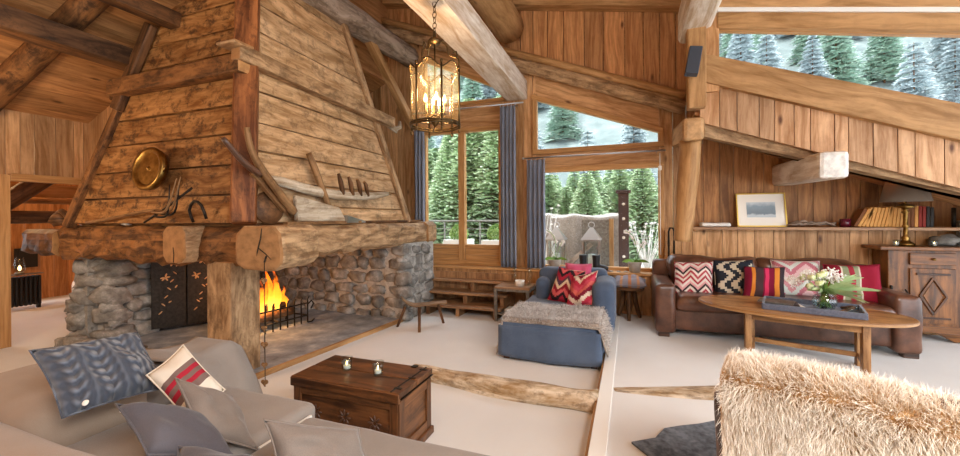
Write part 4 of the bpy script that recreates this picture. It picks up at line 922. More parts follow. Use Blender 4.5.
def leafb(mb, p, d, L, w_, droop=.4, up=None):
    d = V(d).normalized(); s_ = (d.cross(V((0, 0, 1))).normalized()*.6+V((0, 0, .8))).normalized()
    def P(u, v):
        t = v; ww = w_*math.sin(PI*min(1, t*.93+.05))**.8; c = V(p)+d*L*t-V((0, 0, droop*L*t*t)); return c+s_*ww*(u-.5)*2+V((0, 0, .25*ww*abs(u-.5)))
    mb.grid(P, 2, 8)
for i in range(15):
    a = rg.uniform(-.9, .9); d = du*math.cos(a)+dv*math.sin(a)*.7+V((0, 0, rg.uniform(.0, .95))); leafb(m, vc+V((0, 0, .17)), d, rg.uniform(.24, .40), rg.uniform(.018, .03), rg.uniform(.0, .35))
for i in range(22):
    a = rg.uniform(0, 2*PI); d = du*math.cos(a)+dv*math.sin(a)+V((0, 0, rg.uniform(.2, 1))); leafb(m, vc+V((0, 0, .16)), d, rg.uniform(.12, .2), .016, .4)
part('leaves', m, 'leafpale', BQ, kind='stuff')
rosem = plain('greenish_white_rose', '#e6ecc8', .7, c2='#c4d488', ns=40)
for i in range(9):
    m = MB(); t_ = tips[i]+V((0, 0, 0))
    for j in range(3): m.blob(t_+V((rg.uniform(-.012, .012), rg.uniform(-.012, .012), rg.uniform(-.01, .02))), (.024, .024, .022), .8, .3, 10)
    part('rose', m, rosem, BQ)
m = MB()
for c0 in (vc+du*.03+V((0, 0, .31)), vc-du*.22+dv*.05+V((0, 0, .23)), vc-du*.02+V((0, 0, .3)), vc+du*.05+dv*.05+V((0, 0, .33)), vc-du*.12+V((0, 0, .30)), vc+du*.1+V((0, 0, .28))):
    for i in range(90):
        d = V((rg.gauss(0, 1), rg.gauss(0, 1), rg.gauss(0, 1))).normalized()*rg.uniform(.02, .07); m.blob(c0+d, (.0075, .0075, .0075), 1, 0, 6)
part('tiny_white_blossom', m, 'petal', BQ, kind='stuff')
m = MB()
for i in range(40): m.blob(vc+V((rg.uniform(-.07, .07), rg.uniform(-.07, .07), rg.uniform(.01, .05))), (.012, .012, .01), 1, .1, 6)
part('glass_pebbles', m, 'tumbler', VS, kind='stuff')
for i, (a, b) in enumerate(((.27, -.02), (.31, .08))):
    c = tc+du*a+dv*b+V((0, 0, .013)); m = MB(); m.lathe([(0, 0), (.022, 0), (.024, .045), (.021, .045), (.02, .02), (0, .018)], c, 14); top('votive_cup', m, 'tumbler', 'tiny clear votive cup at the %s right of the tray' % ('near' if i == 0 else 'far'), 'candle holder')
m = MB(); m.tube([tc+du*.2+dv*-.08+V((0, 0, .02)), tc+du*.3+dv*.06+V((0, 0, .05)), tc+du*.22+dv*.12+V((0, 0, .025))], [.012, .016, .01], 8, .1, sub=3); top('driftwood_piece', m, 'dark', 'small dark twig lying in the tray beside the vase', 'driftwood')

# ------------------------------------------------------------------ cabinet and lamp
CB = thing('corner_cabinet', 'carved dark wooden cabinet with one drawer and a diamond door at the right edge', 'cabinet', (3.0, 6.0, .1))
m = MB(); m.box(2.72, 3.36, 5.84, 6.14, .20, 1.10, (0, 0, 1)); part('body', m, 'walnut', CB, .008)
m = MB(); m.box(2.62, 3.42, 5.76, 6.15, 1.10, 1.14, (1, 0, 0)); part('top', m, 'walnut', CB, .008)
m = MB(); m.hexa([(2.72, 5.83, .11), (2.82, 5.83, .11), (2.82, 5.9, .11), (2.72, 5.9, .11), (2.70, 5.82, .2), (2.95, 5.82, .2), (2.95, 5.9, .2), (2.70, 5.9, .2)], (1, 0, 0)); m.hexa([(3.27, 5.83, .11), (3.37, 5.83, .11), (3.37, 5.9, .11), (3.27, 5.9, .11), (3.12, 5.82, .2), (3.38, 5.82, .2), (3.38, 5.9, .2), (3.12, 5.9, .2)], (1, 0, 0)); m.box(2.7, 3.38, 5.815, 5.86, .2, .27, (1, 0, 0)); part('scalloped_foot', m, 'walnut', CB, .005)
m = MB(); m.box(2.90, 3.28, 5.815, 5.84, .94, 1.07, (1, 0, 0)); dr = part('drawer', m, 'walnut', CB, .006); m = MB(); m.lathe([(0, .03), (.014, .028), (.016, .018), (.008, .0)], (3.09, 5.815, 1.005), 12, axis=(0, -1, 0)); part('knob', m, 'brass', dr)
m = MB(); m.box(2.90, 3.28, 5.82, 5.84, .30, .90, (0, 0, 1)); dr = part('door', m, 'walnut', CB, .005)
m = MB(); 
for a, b in (((2.95, .36), (3.23, .36)), ((2.95, .84), (3.23, .84)), ((2.95, .36), (2.95, .84)), ((3.23, .36), (3.23, .84)), ((3.09, .80), (3.20, .60)), ((3.20, .60), (3.09, .40)), ((3.09, .40), (2.98, .60)), ((2.98, .60), (3.09, .80))): m.beam((a[0], 5.812, a[1]), (b[0], 5.812, b[1]), .018, .02)
part('diamond_moulding', m, 'chest', dr, .003)
m = MB(); m.hexa([(3.09, 5.805, .44), (3.17, 5.815, .6), (3.09, 5.815, .76), (3.01, 5.815, .6)]*1+[(3.09, 5.822, .42), (3.18, 5.822, .6), (3.09, 5.822, .78), (3.0, 5.822, .6)], (0, 0, 1)); part('diamond_panel', m, 'walnut', dr)
m = MB(); m.box(2.735, 2.75, 5.805, 5.84, .62, .70); m.tube([(2.86, 5.82, .66), (2.86, 5.79, .64), (2.88, 5.78, .58)], .008, 6); part('latch', m, 'iron', CB)
LP = thing('table_lamp', 'brass column lamp with a flared dark shade on the cabinet', 'lamp', (2.93, 5.95, 1.14))
m = MB(); m.lathe([(0, 0), (.075, 0), (.08, .02), (.045, .045), (.03, .07), (.04, .09), (.022, .11), (.02, .2), (.034, .22), (.022, .24), (.02, .36), (.035, .38), (.02, .4), (.03, .42), (.09, .44), (.06, .46), (.012, .48), (.012, .62)], (2.93, 5.95, 1.142), 20); part('column', m, 'brass', LP)
g = G('dark_linen_shade'); g.set(Base_Color=hx('#857a6e'), Roughness=.9, Transmission_Weight=0.0, Subsurface_Weight=.0); M['shade'] = g.m
m = MB(); c = (2.93, 5.95, 1.142); m.lathe([(.215, .50), (.165, .73), (.16, .73), (.21, .50), (.215, .50)], c, 32); part('lamp_shade', m, 'shade', LP)
m = MB(); m.blob((2.93, 5.95, 1.71), (.03, .03, .04), 1, 0, 10); part('bulb', m, emis('lamp_bulb', '#ffbf70', 18), LP)
tealight(2.80, 5.85, 1.142, 'small lit votive left of the brass lamp foot on the cabinet', .8); tealight(3.12, 5.85, 1.142, 'small lit votive right of the brass lamp foot on the cabinet', .8)
for c, r_, l in (((3.30, 6.0, 1.20), (.11, .08, .06), 'pale rough stone lump on the right end of the cabinet'),):
    m = MB(); m.blob(c, r_, .7, .35, 14); top('rough_stone', m, 'stone', l, 'stone')
so, mo = MB(), MB(); stone_run(so, mo, (3.47, 6.02, 0), (5.2, 6.02, 0), .1, 1.42, (0, -1, 0), .1, (.18, .3), (.12, .18), .14)
o = sthing('wall_stone_corner', (4.3, 6.1, .1)); part('stonework', so, 'stone', o); part('mortar', mo, 'mortar', o)

# ------------------------------------------------------------------ things on the alcove ledge
ZL = 1.346
PF2 = thing('framed_print', 'landscape print in a white mount and thin gold frame leaning on the ledge', 'picture', (1.6, 6.2, ZL))
b_, n_ = V((1.61, 6.17, ZL)), V((0, .10, .45)).normalized(); rt = V((1, 0, 0)); nn = V((0, -.97, .22))
def pq(mb, x0, x1, z0, z1, d0, d1):
    P = [b_+rt*x+n_*z+nn*d for d in (d0, d1) for x, z in ((x0, z0), (x1, z0), (x1, z1), (x0, z1))]; mb.hexa(P, (1, 0, 0))
m = MB(); pq(m, -.275, .275, 0, .45, 0, .006); part('backing', m, 'wax', PF2)
m = MB(); 
for q in ((-.275, .275, 0, .014), (-.275, .275, .436, .45), (-.275, -.261, 0, .45), (.261, .275, 0, .45)): pq(m, *q, 0, .018)
part('gold_frame', m, plain('gold_leaf', '#d9b95c', .35, .6), PF2)
g = G('misty_lake_print'); u, v = g.uv(); co = g.n('TexCoord').outputs['Object']; x_ = g.n('SeparateXYZ', {0: co}).outputs
nz_ = g.noise(co, 14, 5, .6); hgt = g.math('ADD', x_[2], g.math('MULTIPLY', nz_, .09))
g.set(Base_Color=g.ramp(g.math('MULTIPLY', hgt, 2.0), [(.3, hx('#b7c3c9')), (.40, hx('#c6d0d4')), (.44, hx('#7d8c96')), (.62, hx('#8fa2ae')), (.72, hx('#cdd8de'))]), Roughness=.6)
m = MB(); pq(m, -.16, .16, .125, .33, .0062, .0075); part('print', m, g.m, PF2)
m = MB(); m.rbox((1.08, 6.17, ZL+.03), (.34, .16, .05), .02, nz=.02); top('folded_cloth', m, 'white_paint', 'folded white cloth at the left end of the ledge', 'cloth', smooth=True)
rg = random.Random(9); m = MB()
for i in range(16):
    x = 1.96+rg.uniform(0, .32); m.tube([(x-.1, 6.15+rg.uniform(-.05, .05), ZL+.015+rg.uniform(0, .03)), (x, 6.15+rg.uniform(-.06, .06), ZL+.03+rg.uniform(0, .05)), (x+.1, 6.15+rg.uniform(-.05, .05), ZL+.012+rg.uniform(0, .04))], [.008, .014, .006], 6, .2, sub=2)
top('driftwood_bundle', m, 'grey', 'tangle of grey driftwood twigs between the print and the red glass', 'driftwood')
m = MB(); m.lathe([(0, 0), (.05, 0), (.055, .1), (.05, .1), (.045, .03), (0, .03)], (2.46, 6.14, ZL), 20); top('red_votive', m, 'wine', 'dark red glass candle holder left of the books', 'candle holder')
bw = .033; x = 2.52; rg = random.Random(11)
for i in range(21):
    lean = .45 if i < 3 else (.22 if i < 9 else .1); h = .235+rg.uniform(-.01, .012)
    if i < 1: mt, nm = 'bookbrown', 'brown book leaning at the far left of the row'
    elif i < 14: mt, nm = 'bookpaper', None
    elif i < 16: mt, nm = 'bookbrown', None
    elif i == 16: mt, nm = 'bookpaper', 'last yellowed book before the red spines'
    elif i == 17: mt, nm = 'bookred', 'red book, left of the two red spines'
    elif i == 18: mt, nm = 'bookred', 'red book, right of the two red spines'
    elif i == 19: mt, nm = 'bookdark', 'black book next to the red spines'
    else: mt, nm = 'bookdark', 'black book at the right end of the row'
    if 14 <= i < 16: nm = 'orange-brown book %s the lamp column' % ('just left of' if i == 14 else 'just right of')
    lean = lean if i < 14 else .02; grp = None
    if nm is None: nm, grp = 'yellowed cream paperback leaning in the row on the ledge', 'yellowed books on the alcove ledge'
    r = thing('book', nm, 'book', (x, 6.16, ZL), grp); a = V((math.sin(lean), 0, math.cos(lean))); s_ = V((math.cos(lean), 0, -math.sin(lean)))
    c = V((x, 6.08, ZL+abs(s_.z)*bw*.9+.001)); P = [c, c+s_*bw*.9, c+s_*bw*.9+V((0, .15, 0)), c+V((0, .15, 0))]; m = MB(); m.hexa(P+[p+a*h for p in P], a); part('cover', m, mt, r, .003)
    m = MB(); P = [c+s_*.003+V((0, .01, 0)), c+s_*(bw*.9-.003)+V((0, .01, 0)), c+s_*(bw*.9-.003)+V((0, .151, 0)), c+s_*.003+V((0, .151, 0))]; m.hexa([p+a*.004 for p in P]+[p+a*(h+.001) for p in P], a); part('pages', m, 'wax', r)
    x += bw/math.cos(lean)*1.02
m = MB(); m.tube([(3.42, 6.1, ZL+.0), (3.42, 6.1, ZL+.22)], .02, 8); top('bookend', m, 'iron', 'black upright bookend closing the row of books', 'bookend')

# ------------------------------------------------------------------ sill things
for xx, yy, l in ((-1.09, 6.17, 'left'), (.06, 6.17, 'right')):
    z = .692; t = thing('orchid_pot', 'grey pot with a green leafy orchid on the %s of the sill' % l, 'potted plant', (xx, yy, z))
    m = MB(); m.lathe([(0, 0), (.07, 0), (.095, .13), (.1, .15), (.09, .15), (.085, .12), (0, .12)], (xx, yy, z), 24); part('pot', m, 'potgrey', t)
    m = MB(); 
    for a, L in ((2.9, .2), (.2, .22), (1.9, .14), (5.2, .13), (3.6, .16)): leafb(m, (xx, yy, z+.13), (math.cos(a), math.sin(a)*.5, .55), L, .03, .45)
    part('leaf', m, 'leaf', t)
    m = MB(); m.tube([(xx, yy, z+.12), (xx+.02, yy, z+.35), (xx-.02, yy-.02, z+.52), (xx-.12, yy-.03, z+.6)], .004, 6, sub=3); m.tube([(xx+.01, yy, z+.12), (xx+.06, yy, z+.3), (xx+.12, yy-.02, z+.42)], .004, 6, sub=2); part('stem', m, 'leaf', t)
    m = MB()
    for p in ((xx-.02, yy, z+.5), (xx-.07, yy-.02, z+.57), (xx-.12, yy-.02, z+.58), (xx+.1, yy, z+.38), (xx+.13, yy, z+.42), (xx+.02, yy, z+.42)):
        for a in range(5): th = a*1.256; m.blob(V(p)+V((math.cos(th)*.018, 0, math.sin(th)*.018)), (.016, .005, .016), 1, 0, 8)
    part('blossom', m, 'petal', t)
for i, (xx, a) in enumerate(((-.66, .15), (-.47, -.25))):
    t = thing('felt_boot', ['black ankle boot, the left of the pair on the sill', 'black ankle boot, the right of the pair on the sill'][i], 'boot', (xx, 6.15, .69))
    d = V((math.cos(a)*(.3 if i == 0 else 1), -math.sin(a)-(.9 if i == 0 else .3), 0)).normalized(); c = V((xx, 6.15, .69))
    m = MB(); m.tube([c+V((0, 0, .05)), c+V((0, 0, .13)), c+V((0, 0, .2)), c+V((0, 0, .235))], [.055, .055, .06, .062], 14, .04, sub=2); m.tube([c-d*.045+V((0, 0, .055)), c+d*.03+V((0, 0, .055)), c+d*.12+V((0, 0, .045)), c+d*.17+V((0, 0, .035))], [.045, .055, .05, .028], 14, sub=2, flat=(1, .9)); part('upper', m, 'black', t)
    m = MB(); m.tube([c-d*.06+V((0, 0, .012)), c+d*.03+V((0, 0, .012)), c+d*.13+V((0, 0, .012)), c+d*.19+V((0, 0, .012))], [.04, .05, .052, .03], 14, sub=2, flat=(1, .25)); part('sole', m, 'blackwood', t)
m = MB()
for i in range(3): m.blob((-.26+i*.1, 6.12, .70), (.03, .02, .01), .9, .1, 8)
top('sill_pebbles', m, 'potgrey', 'row of small pale pebbles on the sill by the right orchid', 'pebbles')
# curtains and rods
def curtain(x0, x1, z0, z1, label, y=6.1, folds=4, amp=.035):
    t = thing('curtain', label, 'curtain', ((x0+x1)/2, y, z0)); m = MB()
    def P(u, v): 
        s_ = 1-.10*math.sin(v*PI)*(.5-u)*0; x = x0+(x1-x0)*u+.01*NZ.noise(V((u*3, v*4, x0))); return V((x, y+amp*math.sin(u*folds*2*PI+.4*math.sin(v*3))*(.5+.5*min(1, (1-v)*3+.3)), z0+(z1-z0)*v))
    m.grid(P, 60, 20); o = part('cloth', m, 'curtain', t); q = o.modifiers.new('s', 'SOLIDIFY'); q.thickness = .006
    m = MB()
    for i in range(folds+1): m.tube([(x0+(x1-x0)*i/folds, y, z1-.01), (x0+(x1-x0)*i/folds, y, z1+.03)], .008, 6)
    part('hook', m, 'steel', t)
curtain(-3.5, -3.3, .70, 3.0, 'blue-grey curtain left of the tall window beside the stonework', folds=3)
curtain(-1.93, -1.68, .70, 3.26, 'taller blue-grey curtain right of the tall window')
curtain(-1.50, -1.22, .70, 2.38, 'shorter blue-grey curtain at the left of the wide window')
m = MB(); m.tube([(-1.55, 6.1, 2.41), (.47, 6.1, 2.41)], .012, 10)
for xx in (-1.3, .36): m.tube([(xx, 6.1, 2.41), (xx, 6.28, 2.41)], .008, 6)
m.blob((-1.56, 6.1, 2.41), (.02, .02, .02), 1, 0, 8); top('curtain_rod', m, 'steel', 'thin steel curtain rod across the top of the wide window', 'curtain rod')
m = MB(); m.tube([(-3.6, 6.1, 3.30), (-1.55, 6.1, 3.29)], .012, 10); m.tube([(-1.7, 6.1, 3.29), (-1.7, 6.3, 3.29)], .008, 6); top('curtain_rod', m, 'steel', 'thin steel curtain rod above the tall window', 'curtain rod')
m = MB(); m.tube([(.40, 6.16, 2.38), (.40, 6.16, .95)], .006, 8); m.box(.38, .42, 6.13, 6.17, 2.14, 2.2); top('blind_cord', m, 'wax', 'thin white cord with a bead hanging at the right of the wide window', 'cord')
m = MB(); m.tube([(.50, 6.1, .86), (.50, 6.1, 1.28), (.515, 6.08, 1.33), (.55, 6.07, 1.33), (.565, 6.08, 1.28), (.565, 6.1, .86)], .013, 8); top('metal_rail', m, 'iron', 'brown bent metal rail standing behind the leather sofa by the window', 'rail')
# speaker
m = MB(); SP = thing('wall_speaker', 'slim slate-grey loudspeaker tilted on the post at the ceiling', 'speaker', (.72, 5.0, 3.05))
m.beam((.645, 4.98, 3.06), (.70, 5.03, 3.37), .13, .10, (0, 1, 0)); part('housing', m, 'speaker', SP, .008); m = MB(); m.tube([(.69, 5.03, 3.2), (.72, 5.12, 3.2)], .015, 8); part('bracket', m, 'iron', SP)

# ------------------------------------------------------------------ hanging lantern
lc = V((-1.62, 3.2, 0)); LN = thing('hanging_lantern', 'brass hall lantern with curved glass panels and candle bulbs hanging from a chain', 'lantern', lc+V((0, 0, 2.27)))
RL = .215
for i in range(6):
    a0, a1 = i*PI/3+.2, (i+1)*PI/3+.2
    m = MB(); m.grid(lambda u, v: lc+V((math.cos(a0+(a1-a0)*u)*RL, math.sin(a0+(a1-a0)*u)*RL, 2.33+v*(.44+.07*math.sin(u*PI)**2))), 8, 4); o = part('glass_panel', m, 'lampglass', LN); q = o.modifiers.new('s', 'SOLIDIFY'); q.thickness = .003
m = MB()
for i in range(6):
    a = i*PI/3+.2; d = V((math.cos(a), math.sin(a), 0))
    m.tube([lc+d*RL*1.02+V((0, 0, 2.27)), lc+d*RL*1.02+V((0, 0, 2.80))], .009, 6); m.blob(lc+d*RL*1.02+V((0, 0, 2.82)), (.014, .014, .018), 1, 0, 8); m.blob(lc+d*RL*1.02+V((0, 0, 2.26)), (.012, .012, .02), 1, 0, 8)
    b0 = a; pts = [lc+V((math.cos(b0+t*PI/3)*RL*1.02, math.sin(b0+t*PI/3)*RL*1.02, 2.775+.07*math.sin(t*PI)**2)) for t in [j/8 for j in range(9)]]; m.tube(pts, .006, 6)
for z in (2.33, 2.31): m.tube([lc+V((math.cos(t*PI/16)*RL*1.02, math.sin(t*PI/16)*RL*1.02, z)) for t in range(33)], .009, 6)
part('frame', m, 'bronze', LN)
m = MB()
for i in range(3):
    a = i*2*PI/3+.5; d = V((math.cos(a), math.sin(a), 0)); m.tube([lc+d*RL+V((0, 0, 2.80)), lc+d*RL*.98+V((0, 0, 2.92)), lc+d*RL*.6+V((0, 0, 2.95)), lc+d*RL*.5+V((0, 0, 3.03)), lc+d*.05+V((0, 0, 3.08))], .008, 6, sub=3); m.tube([lc+d*RL*.95+V((0, 0, 2.92)), lc+d*RL*.9+V((0, 0, 2.99)), lc+d*RL*.75+V((0, 0, 2.97))], .006, 6, sub=2)
m.lathe([(0, -.02), (.05, -.01), (.06, .01), (.02, .04), (.012, .1), (0, .1)], lc+V((0, 0, 3.06)), 16); m.tube([lc+V((0, 0, 3.06)), lc+V((0, 0, 2.42))], .006, 6); part('crown_arms', m, 'bronze', LN)
m = MB()
z = 3.16; i = 0
while z < 4.95:
    s_ = V((1, 0, 0)) if i % 2 else V((0, 1, 0)); m.tube([lc+s_*math.cos(t*PI/4)*.018+V((0, 0, z+math.sin(t*PI/4)*.03)) for t in range(9)], .004, 5, caps=False); z += .048; i += 1
part('chain', m, 'bronze', LN)
cb = []
for i in range(4):
    a = i*PI/2+.6; d = V((math.cos(a), math.sin(a), 0)); c = lc+d*.085+V((0, 0, 2.42))
    m = MB(); m.tube([lc+V((0, 0, 2.42)), lc+d*.05+V((0, 0, 2.39)), c], .005, 6); m.lathe([(0, 0), (.02, 0), (.013, .015), (.011, .1), (0, .1)], c, 12); ar = part('candle_arm', m, 'bronze', LN)
    m = MB(); m.lathe([(0, .1), (.012, .11), (.017, .13), (.008, .165), (0, .18)], c, 12); part('bulb', m, 'bulb', ar); cb.append(c+V((0, 0, .14)))
m = MB(); m.lathe([(0, -.06), (.02, -.04), (.045, -.0), (.01, .03), (0, .03)], lc+V((0, 0, 2.36)), 16); 
for i in range(3):
    a = i*2*PI/3; m.tube([lc+V((0, 0, 2.33)), lc+V((math.cos(a)*RL, math.sin(a)*RL, 2.32))], .005, 6)
part('lower_boss', m, 'bronze', LN)
m = MB(); m.tube([(-1.6, 3.2, 4.97), (-1.66, 3.2, 4.90)], .01, 6); m.tube([lc+V((.0, 0, 3.38)), lc+V((.10, -.05, 3.44)), lc+V((.22, -.02, 3.6))], .005, 6); top('ceiling_hook', m, 'bronze', 'brass hook and loose chain loop above the lantern', 'hook')

# ------------------------------------------------------------------ sheepskin chair
e1 = V((.93, -.36, 0)).normalized(); e2 = V((.36, .93, 0)).normalized(); up = V((0, 0, 1)); c0 = V((.38, 1.93, 0))
AC = thing('wooden_armchair', 'dark wooden armchair turned away, covered by the sheepskin', 'armchair', (c0+e1*.4+e2*.3)+V((0, 0, .1)))
for s_ in (0.02, .86):
    m = MB(); b = c0+e1*(s_-.055); m.tube([b+e2*.06+V((0, 0, .1)), b+e2*.08+V((0, 0, .42)), b+e2*.03+V((0, 0, .66)), b+e2*.02+V((0, 0, .74))], [.02, .025, .024, .02], 10, sub=3); part('back_post', m, 'blackwood', AC)
    m = MB(); m.tube([b+e2*.62+V((0, 0, .1)), b+e2*.60+V((0, 0, .62))], [.018, .024], 10, sub=2); part('front_leg', m, 'blackwood', AC)
    m = MB(); m.tube([b+e2*.05+V((0, 0, .66)), b+e2*.3+V((0, 0, .66)), b+e2*.64+V((0, 0, .63))], [.022, .03, .026], 10, sub=3); part('armrest', m, 'blackwood', AC)
m = MB(); m.rbox(c0+e1*.43+e2*.36+V((0, 0, .45)), (.76, .6, .14), .05, (e1, e2, up)); part('seat', m, 'leather', AC, smooth=True)
m = MB(); m.rbox(c0+e1*.43+e2*.07+V((0, 0, .66)), (.76, .09, .46), .045, (e1, e2, up)); part('backrest', m, 'leather', AC, smooth=True)
SK = thing('sheepskin', 'long-haired cream sheepskin draped over the chair back in the right foreground', 'sheepskin', c0+e1*.45+V((0, 0, .3)))
def sk(u, v):
    # v 0 at lower hem on the camera side, 1 over the top to the seat side
    w_ = .05*math.sin(v*6)
    x = (.03-.05*min(1, v/.5)-w_*.3)+(.98+w_*.6)*u
    top_ = .872+.012*math.sin(u*5)-.02*u; s_ = v*1.25
    if s_ < .62: y, z = -.045, top_-.05-(.62-s_)
    elif s_ < .82:
        t = (s_-.62)/.2*PI; y, z = .06-.105*math.cos(t), top_-.05+.06*math.sin(t)
    else: y, z = .165, top_-.05-(s_-.82)
    return c0+e1*x+e2*(y-.02*math.sin(u*PI)*(1-v))+up*z
m = MB(); m.grid(sk, 40, 40); o = part('hide', m, fabric('cream_hide', '#c99f6a', '#dcb684', 60, 6), SK)
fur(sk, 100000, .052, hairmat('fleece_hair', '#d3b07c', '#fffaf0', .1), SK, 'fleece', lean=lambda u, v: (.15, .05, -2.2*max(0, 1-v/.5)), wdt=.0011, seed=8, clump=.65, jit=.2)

# ------------------------------------------------------------------ room beyond the doorway
m = MB()
for i in range(14): m.box(-10.6, -10.55, 2.4+i*.2, 2.595+i*.2, 0, 3.0, (0, 0, 1))
struct('wall_far_room', m, 'wallred')
m = MB(); m.box(-10.6, -6.99, 1.2, 5.6, 3.0, 3.06, (1, 0, 0)); struct('ceiling_far_room', m, 'ceil')
m = MB(); m.box(-10.6, -6.99, 5.3, 5.35, 0, 3.0, (0, 0, 1)); m.box(-10.6, -6.99, 1.2, 1.25, 0, 3.0, (0, 0, 1)); struct('wall_far_room_side', m, 'wall')
RD = thing('column_radiator', 'black column radiator seen through the doorway', 'radiator', (-9.5, 3.6, 0))
for i in range(9):
    y = 3.34+i*.055; m = MB(); m.rbox((-9.55, y, .31), (.12, .04, .5), .02); part('column', m, 'black', RD, smooth=True)
m = MB(); m.box(-9.62, -9.48, 3.3, 3.82, .585, .60); part('top_plate', m, 'galv', RD)
for y in (3.34, 3.78):
    m = MB(); m.box(-9.58, -9.52, y-.02, y+.02, 0, .07); part('foot', m, 'black', RD)
HL = thing('hurricane_lamp', 'clear glass hurricane lamp standing on the radiator in the far room', 'lamp', (-9.54, 3.55, .602))
m = MB(); m.lathe([(0, 0), (.06, 0), (.06, .02), (.03, .04), (0, .04)], (-9.54, 3.55, .602), 16); part('base', m, 'galv', HL); m = MB(); m.lathe([(.045, .04), (.07, .1), (.06, .2), (.045, .27)], (-9.54, 3.55, .602), 16); part('glass_chimney', m, 'tumbler', HL)
m = MB(); m.blob((-9.54, 3.55, .70), (.02, .02, .04), 1, 0, 8); part('flame', m, 'flame', HL)
m = MB(); m.box(-10.54, -10.50, 3.85, 4.15, .62, .98); m.box(-10.5, -10.49, 3.88, 4.12, .65, .95); top('dark_panel', m, 'bookdark', 'dark framed panel on the wall behind the radiator', 'panel')
WN = sthing('window_6', (-10.54, 3.6, .6)); m = MB(); m.box(-10.545, -10.52, 3.40, 3.80, .62, .68); m.box(-10.545, -10.52, 3.40, 3.80, .98, 1.04); m.box(-10.545, -10.52, 3.40, 3.45, .62, 1.04); m.box(-10.545, -10.52, 3.75, 3.80, .62, 1.04); part('window_frame', m, 'frame', WN); m = MB(); m.box(-10.54, -10.535, 3.45, 3.75, .68, .98); part('lit_pane', m, emis('daylight_pane', '#dfe8f4', 2.2), WN)
m = MB(); m.box(-8.9, -8.3, 4.05, 4.5, .38, .42); m.box(-8.9, -8.3, 4.05, 4.5, .16, .19); m.box(-8.9, -8.86, 4.05, 4.5, 0, .38); m.box(-8.34, -8.3, 4.05, 4.5, 0, .38); top('low_bench', m, 'dark', 'low dark shelf bench at the back of the far room', 'bench')
m = MB(); m.rbox((-7.7, 3.62, .45), (.35, .35, .5), .14, nz=.03); m.rbox((-7.7, 3.62, .12), (.3, .3, .2), .05); top('white_pouffe', m, 'wax', 'white padded seat half hidden behind the stone pier in the far room', 'seat', smooth=True)
for i, (p0, p1, r, l) in enumerate((((-7.6, 1.6, 1.54), (-7.6, 5.2, 1.54), .085, 'dark horizontal log just above the mantel in the doorway'), ((-8.6, 1.6, 1.80), (-8.6, 5.2, 1.80), .05, 'slim pale log rail higher in the doorway opening'), ((-7.7, 2.7, 1.70), (-7.7, 3.3, 2.25), .11, 'dark diagonal log crossing the top of the doorway'))):
    m = MB(); m.tube([p0, p1], r, 14, .05, sub=8); top('far_room_log', m, 'dark' if i != 1 else 'ceil', l, 'log')
m = MB(); m.box(-8.7, -8.66, 1.6, 5.2, 1.86, 2.06, (0, 1, 0)); top('hanging_board', m, 'pale', 'light plank hanging behind the logs in the doorway', 'board')

# ------------------------------------------------------------------ outside
g = G('terrace_stone'); co = g.n('TexCoord').outputs['Object']; g.set(Base_Color=g.ramp(g.noise(co, 3, 4), [(.3, hx('#b4b0a8')), (.7, hx('#d2d0ca'))]), Roughness=.9)
m = MB(); m.box(-9, 7, 6.5, 10.2, .28, .40); struct('floor_terrace', m, g.m)
g = G('haze_tinted_ground'); co = g.n('TexCoord').outputs['Object']; g.set(Base_Color=g.ramp(g.noise(co, .6, 6, .7), [(.35, hx('#606c6a')), (.55, hx('#727e7c')), (.7, hx('#87928f'))]), Roughness=1)  # distance haze is mixed into the hillside colour
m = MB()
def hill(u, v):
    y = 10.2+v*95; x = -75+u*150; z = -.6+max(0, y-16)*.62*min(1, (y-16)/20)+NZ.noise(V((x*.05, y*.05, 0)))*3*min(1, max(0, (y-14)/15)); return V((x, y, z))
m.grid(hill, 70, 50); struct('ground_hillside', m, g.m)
def conifer_mesh(name, h, r, mat, seed, layers=22, per=11, frost=0):
    rg = random.Random(seed); m = MB()
    m.tube([(0, 0, 0), (0, 0, h*.95)], [r*.045, .01], 6)
    for l in range(layers):
        f_ = l/layers; z = h*(.06+.92*f_); R = r*(1-f_)**.85+.08
        for k_ in range(per):
            a = rg.uniform(0, 2*PI); d = V((math.cos(a), math.sin(a), 0)); s_ = V((-math.sin(a), math.cos(a), 0)); Rr = R*rg.uniform(.75, 1.1); n_ = 5
            for j in range(n_):
                t = (j+.5)/n_; c = V((0, 0, z))+d*Rr*t-V((0, 0, Rr*.35*t*t)); sz = Rr*.42*(1.15-t)+.09
                for sg in (-1, 1):
                    tip = c+d*sz*1.0+s_*sg*sz*rg.uniform(.6, 1.1)+V((0, 0, rg.uniform(-.35, .12)*sz)); w_ = d*sz*.34
                    b = m.add([c-w_, c+w_, tip+V((0, 0, .02)), tip-w_*.6-V((0, 0, .05*sz))]); m.face([b, b+1, b+2, b+3], [(0, 0), (1, 0), (1, 1), (0, 1)], (rg.random(), 0), 1)
    me = bpy.data.meshes.new(name); me.from_pydata(m.v, [], m.f); tl = me.uv_layers.new(name='UVMap'); tt = me.uv_layers.new(name='tone'); li = 0
    for f_, uvs, t, p_ in zip(m.f, m.uv, m.t, me.polygons):
        p_.material_index = 1 if len(m.f) and t[1] == 0 and p_.index >= 8 else 0
        for q in uvs: tl.data[li].uv = q; tt.data[li].uv = t; li += 1
    me.materials.append(M['dark']); me.materials.append(mat); return me
def needle(name, a, b, c):
    g = G(name); r, e = g.uv('tone'); g.set(Base_Color=g.ramp(r, [(0, hx(a)), (.6, hx(b)), (1, hx(c))]), Roughness=.8, Specular_IOR_Level=.1); return g.m
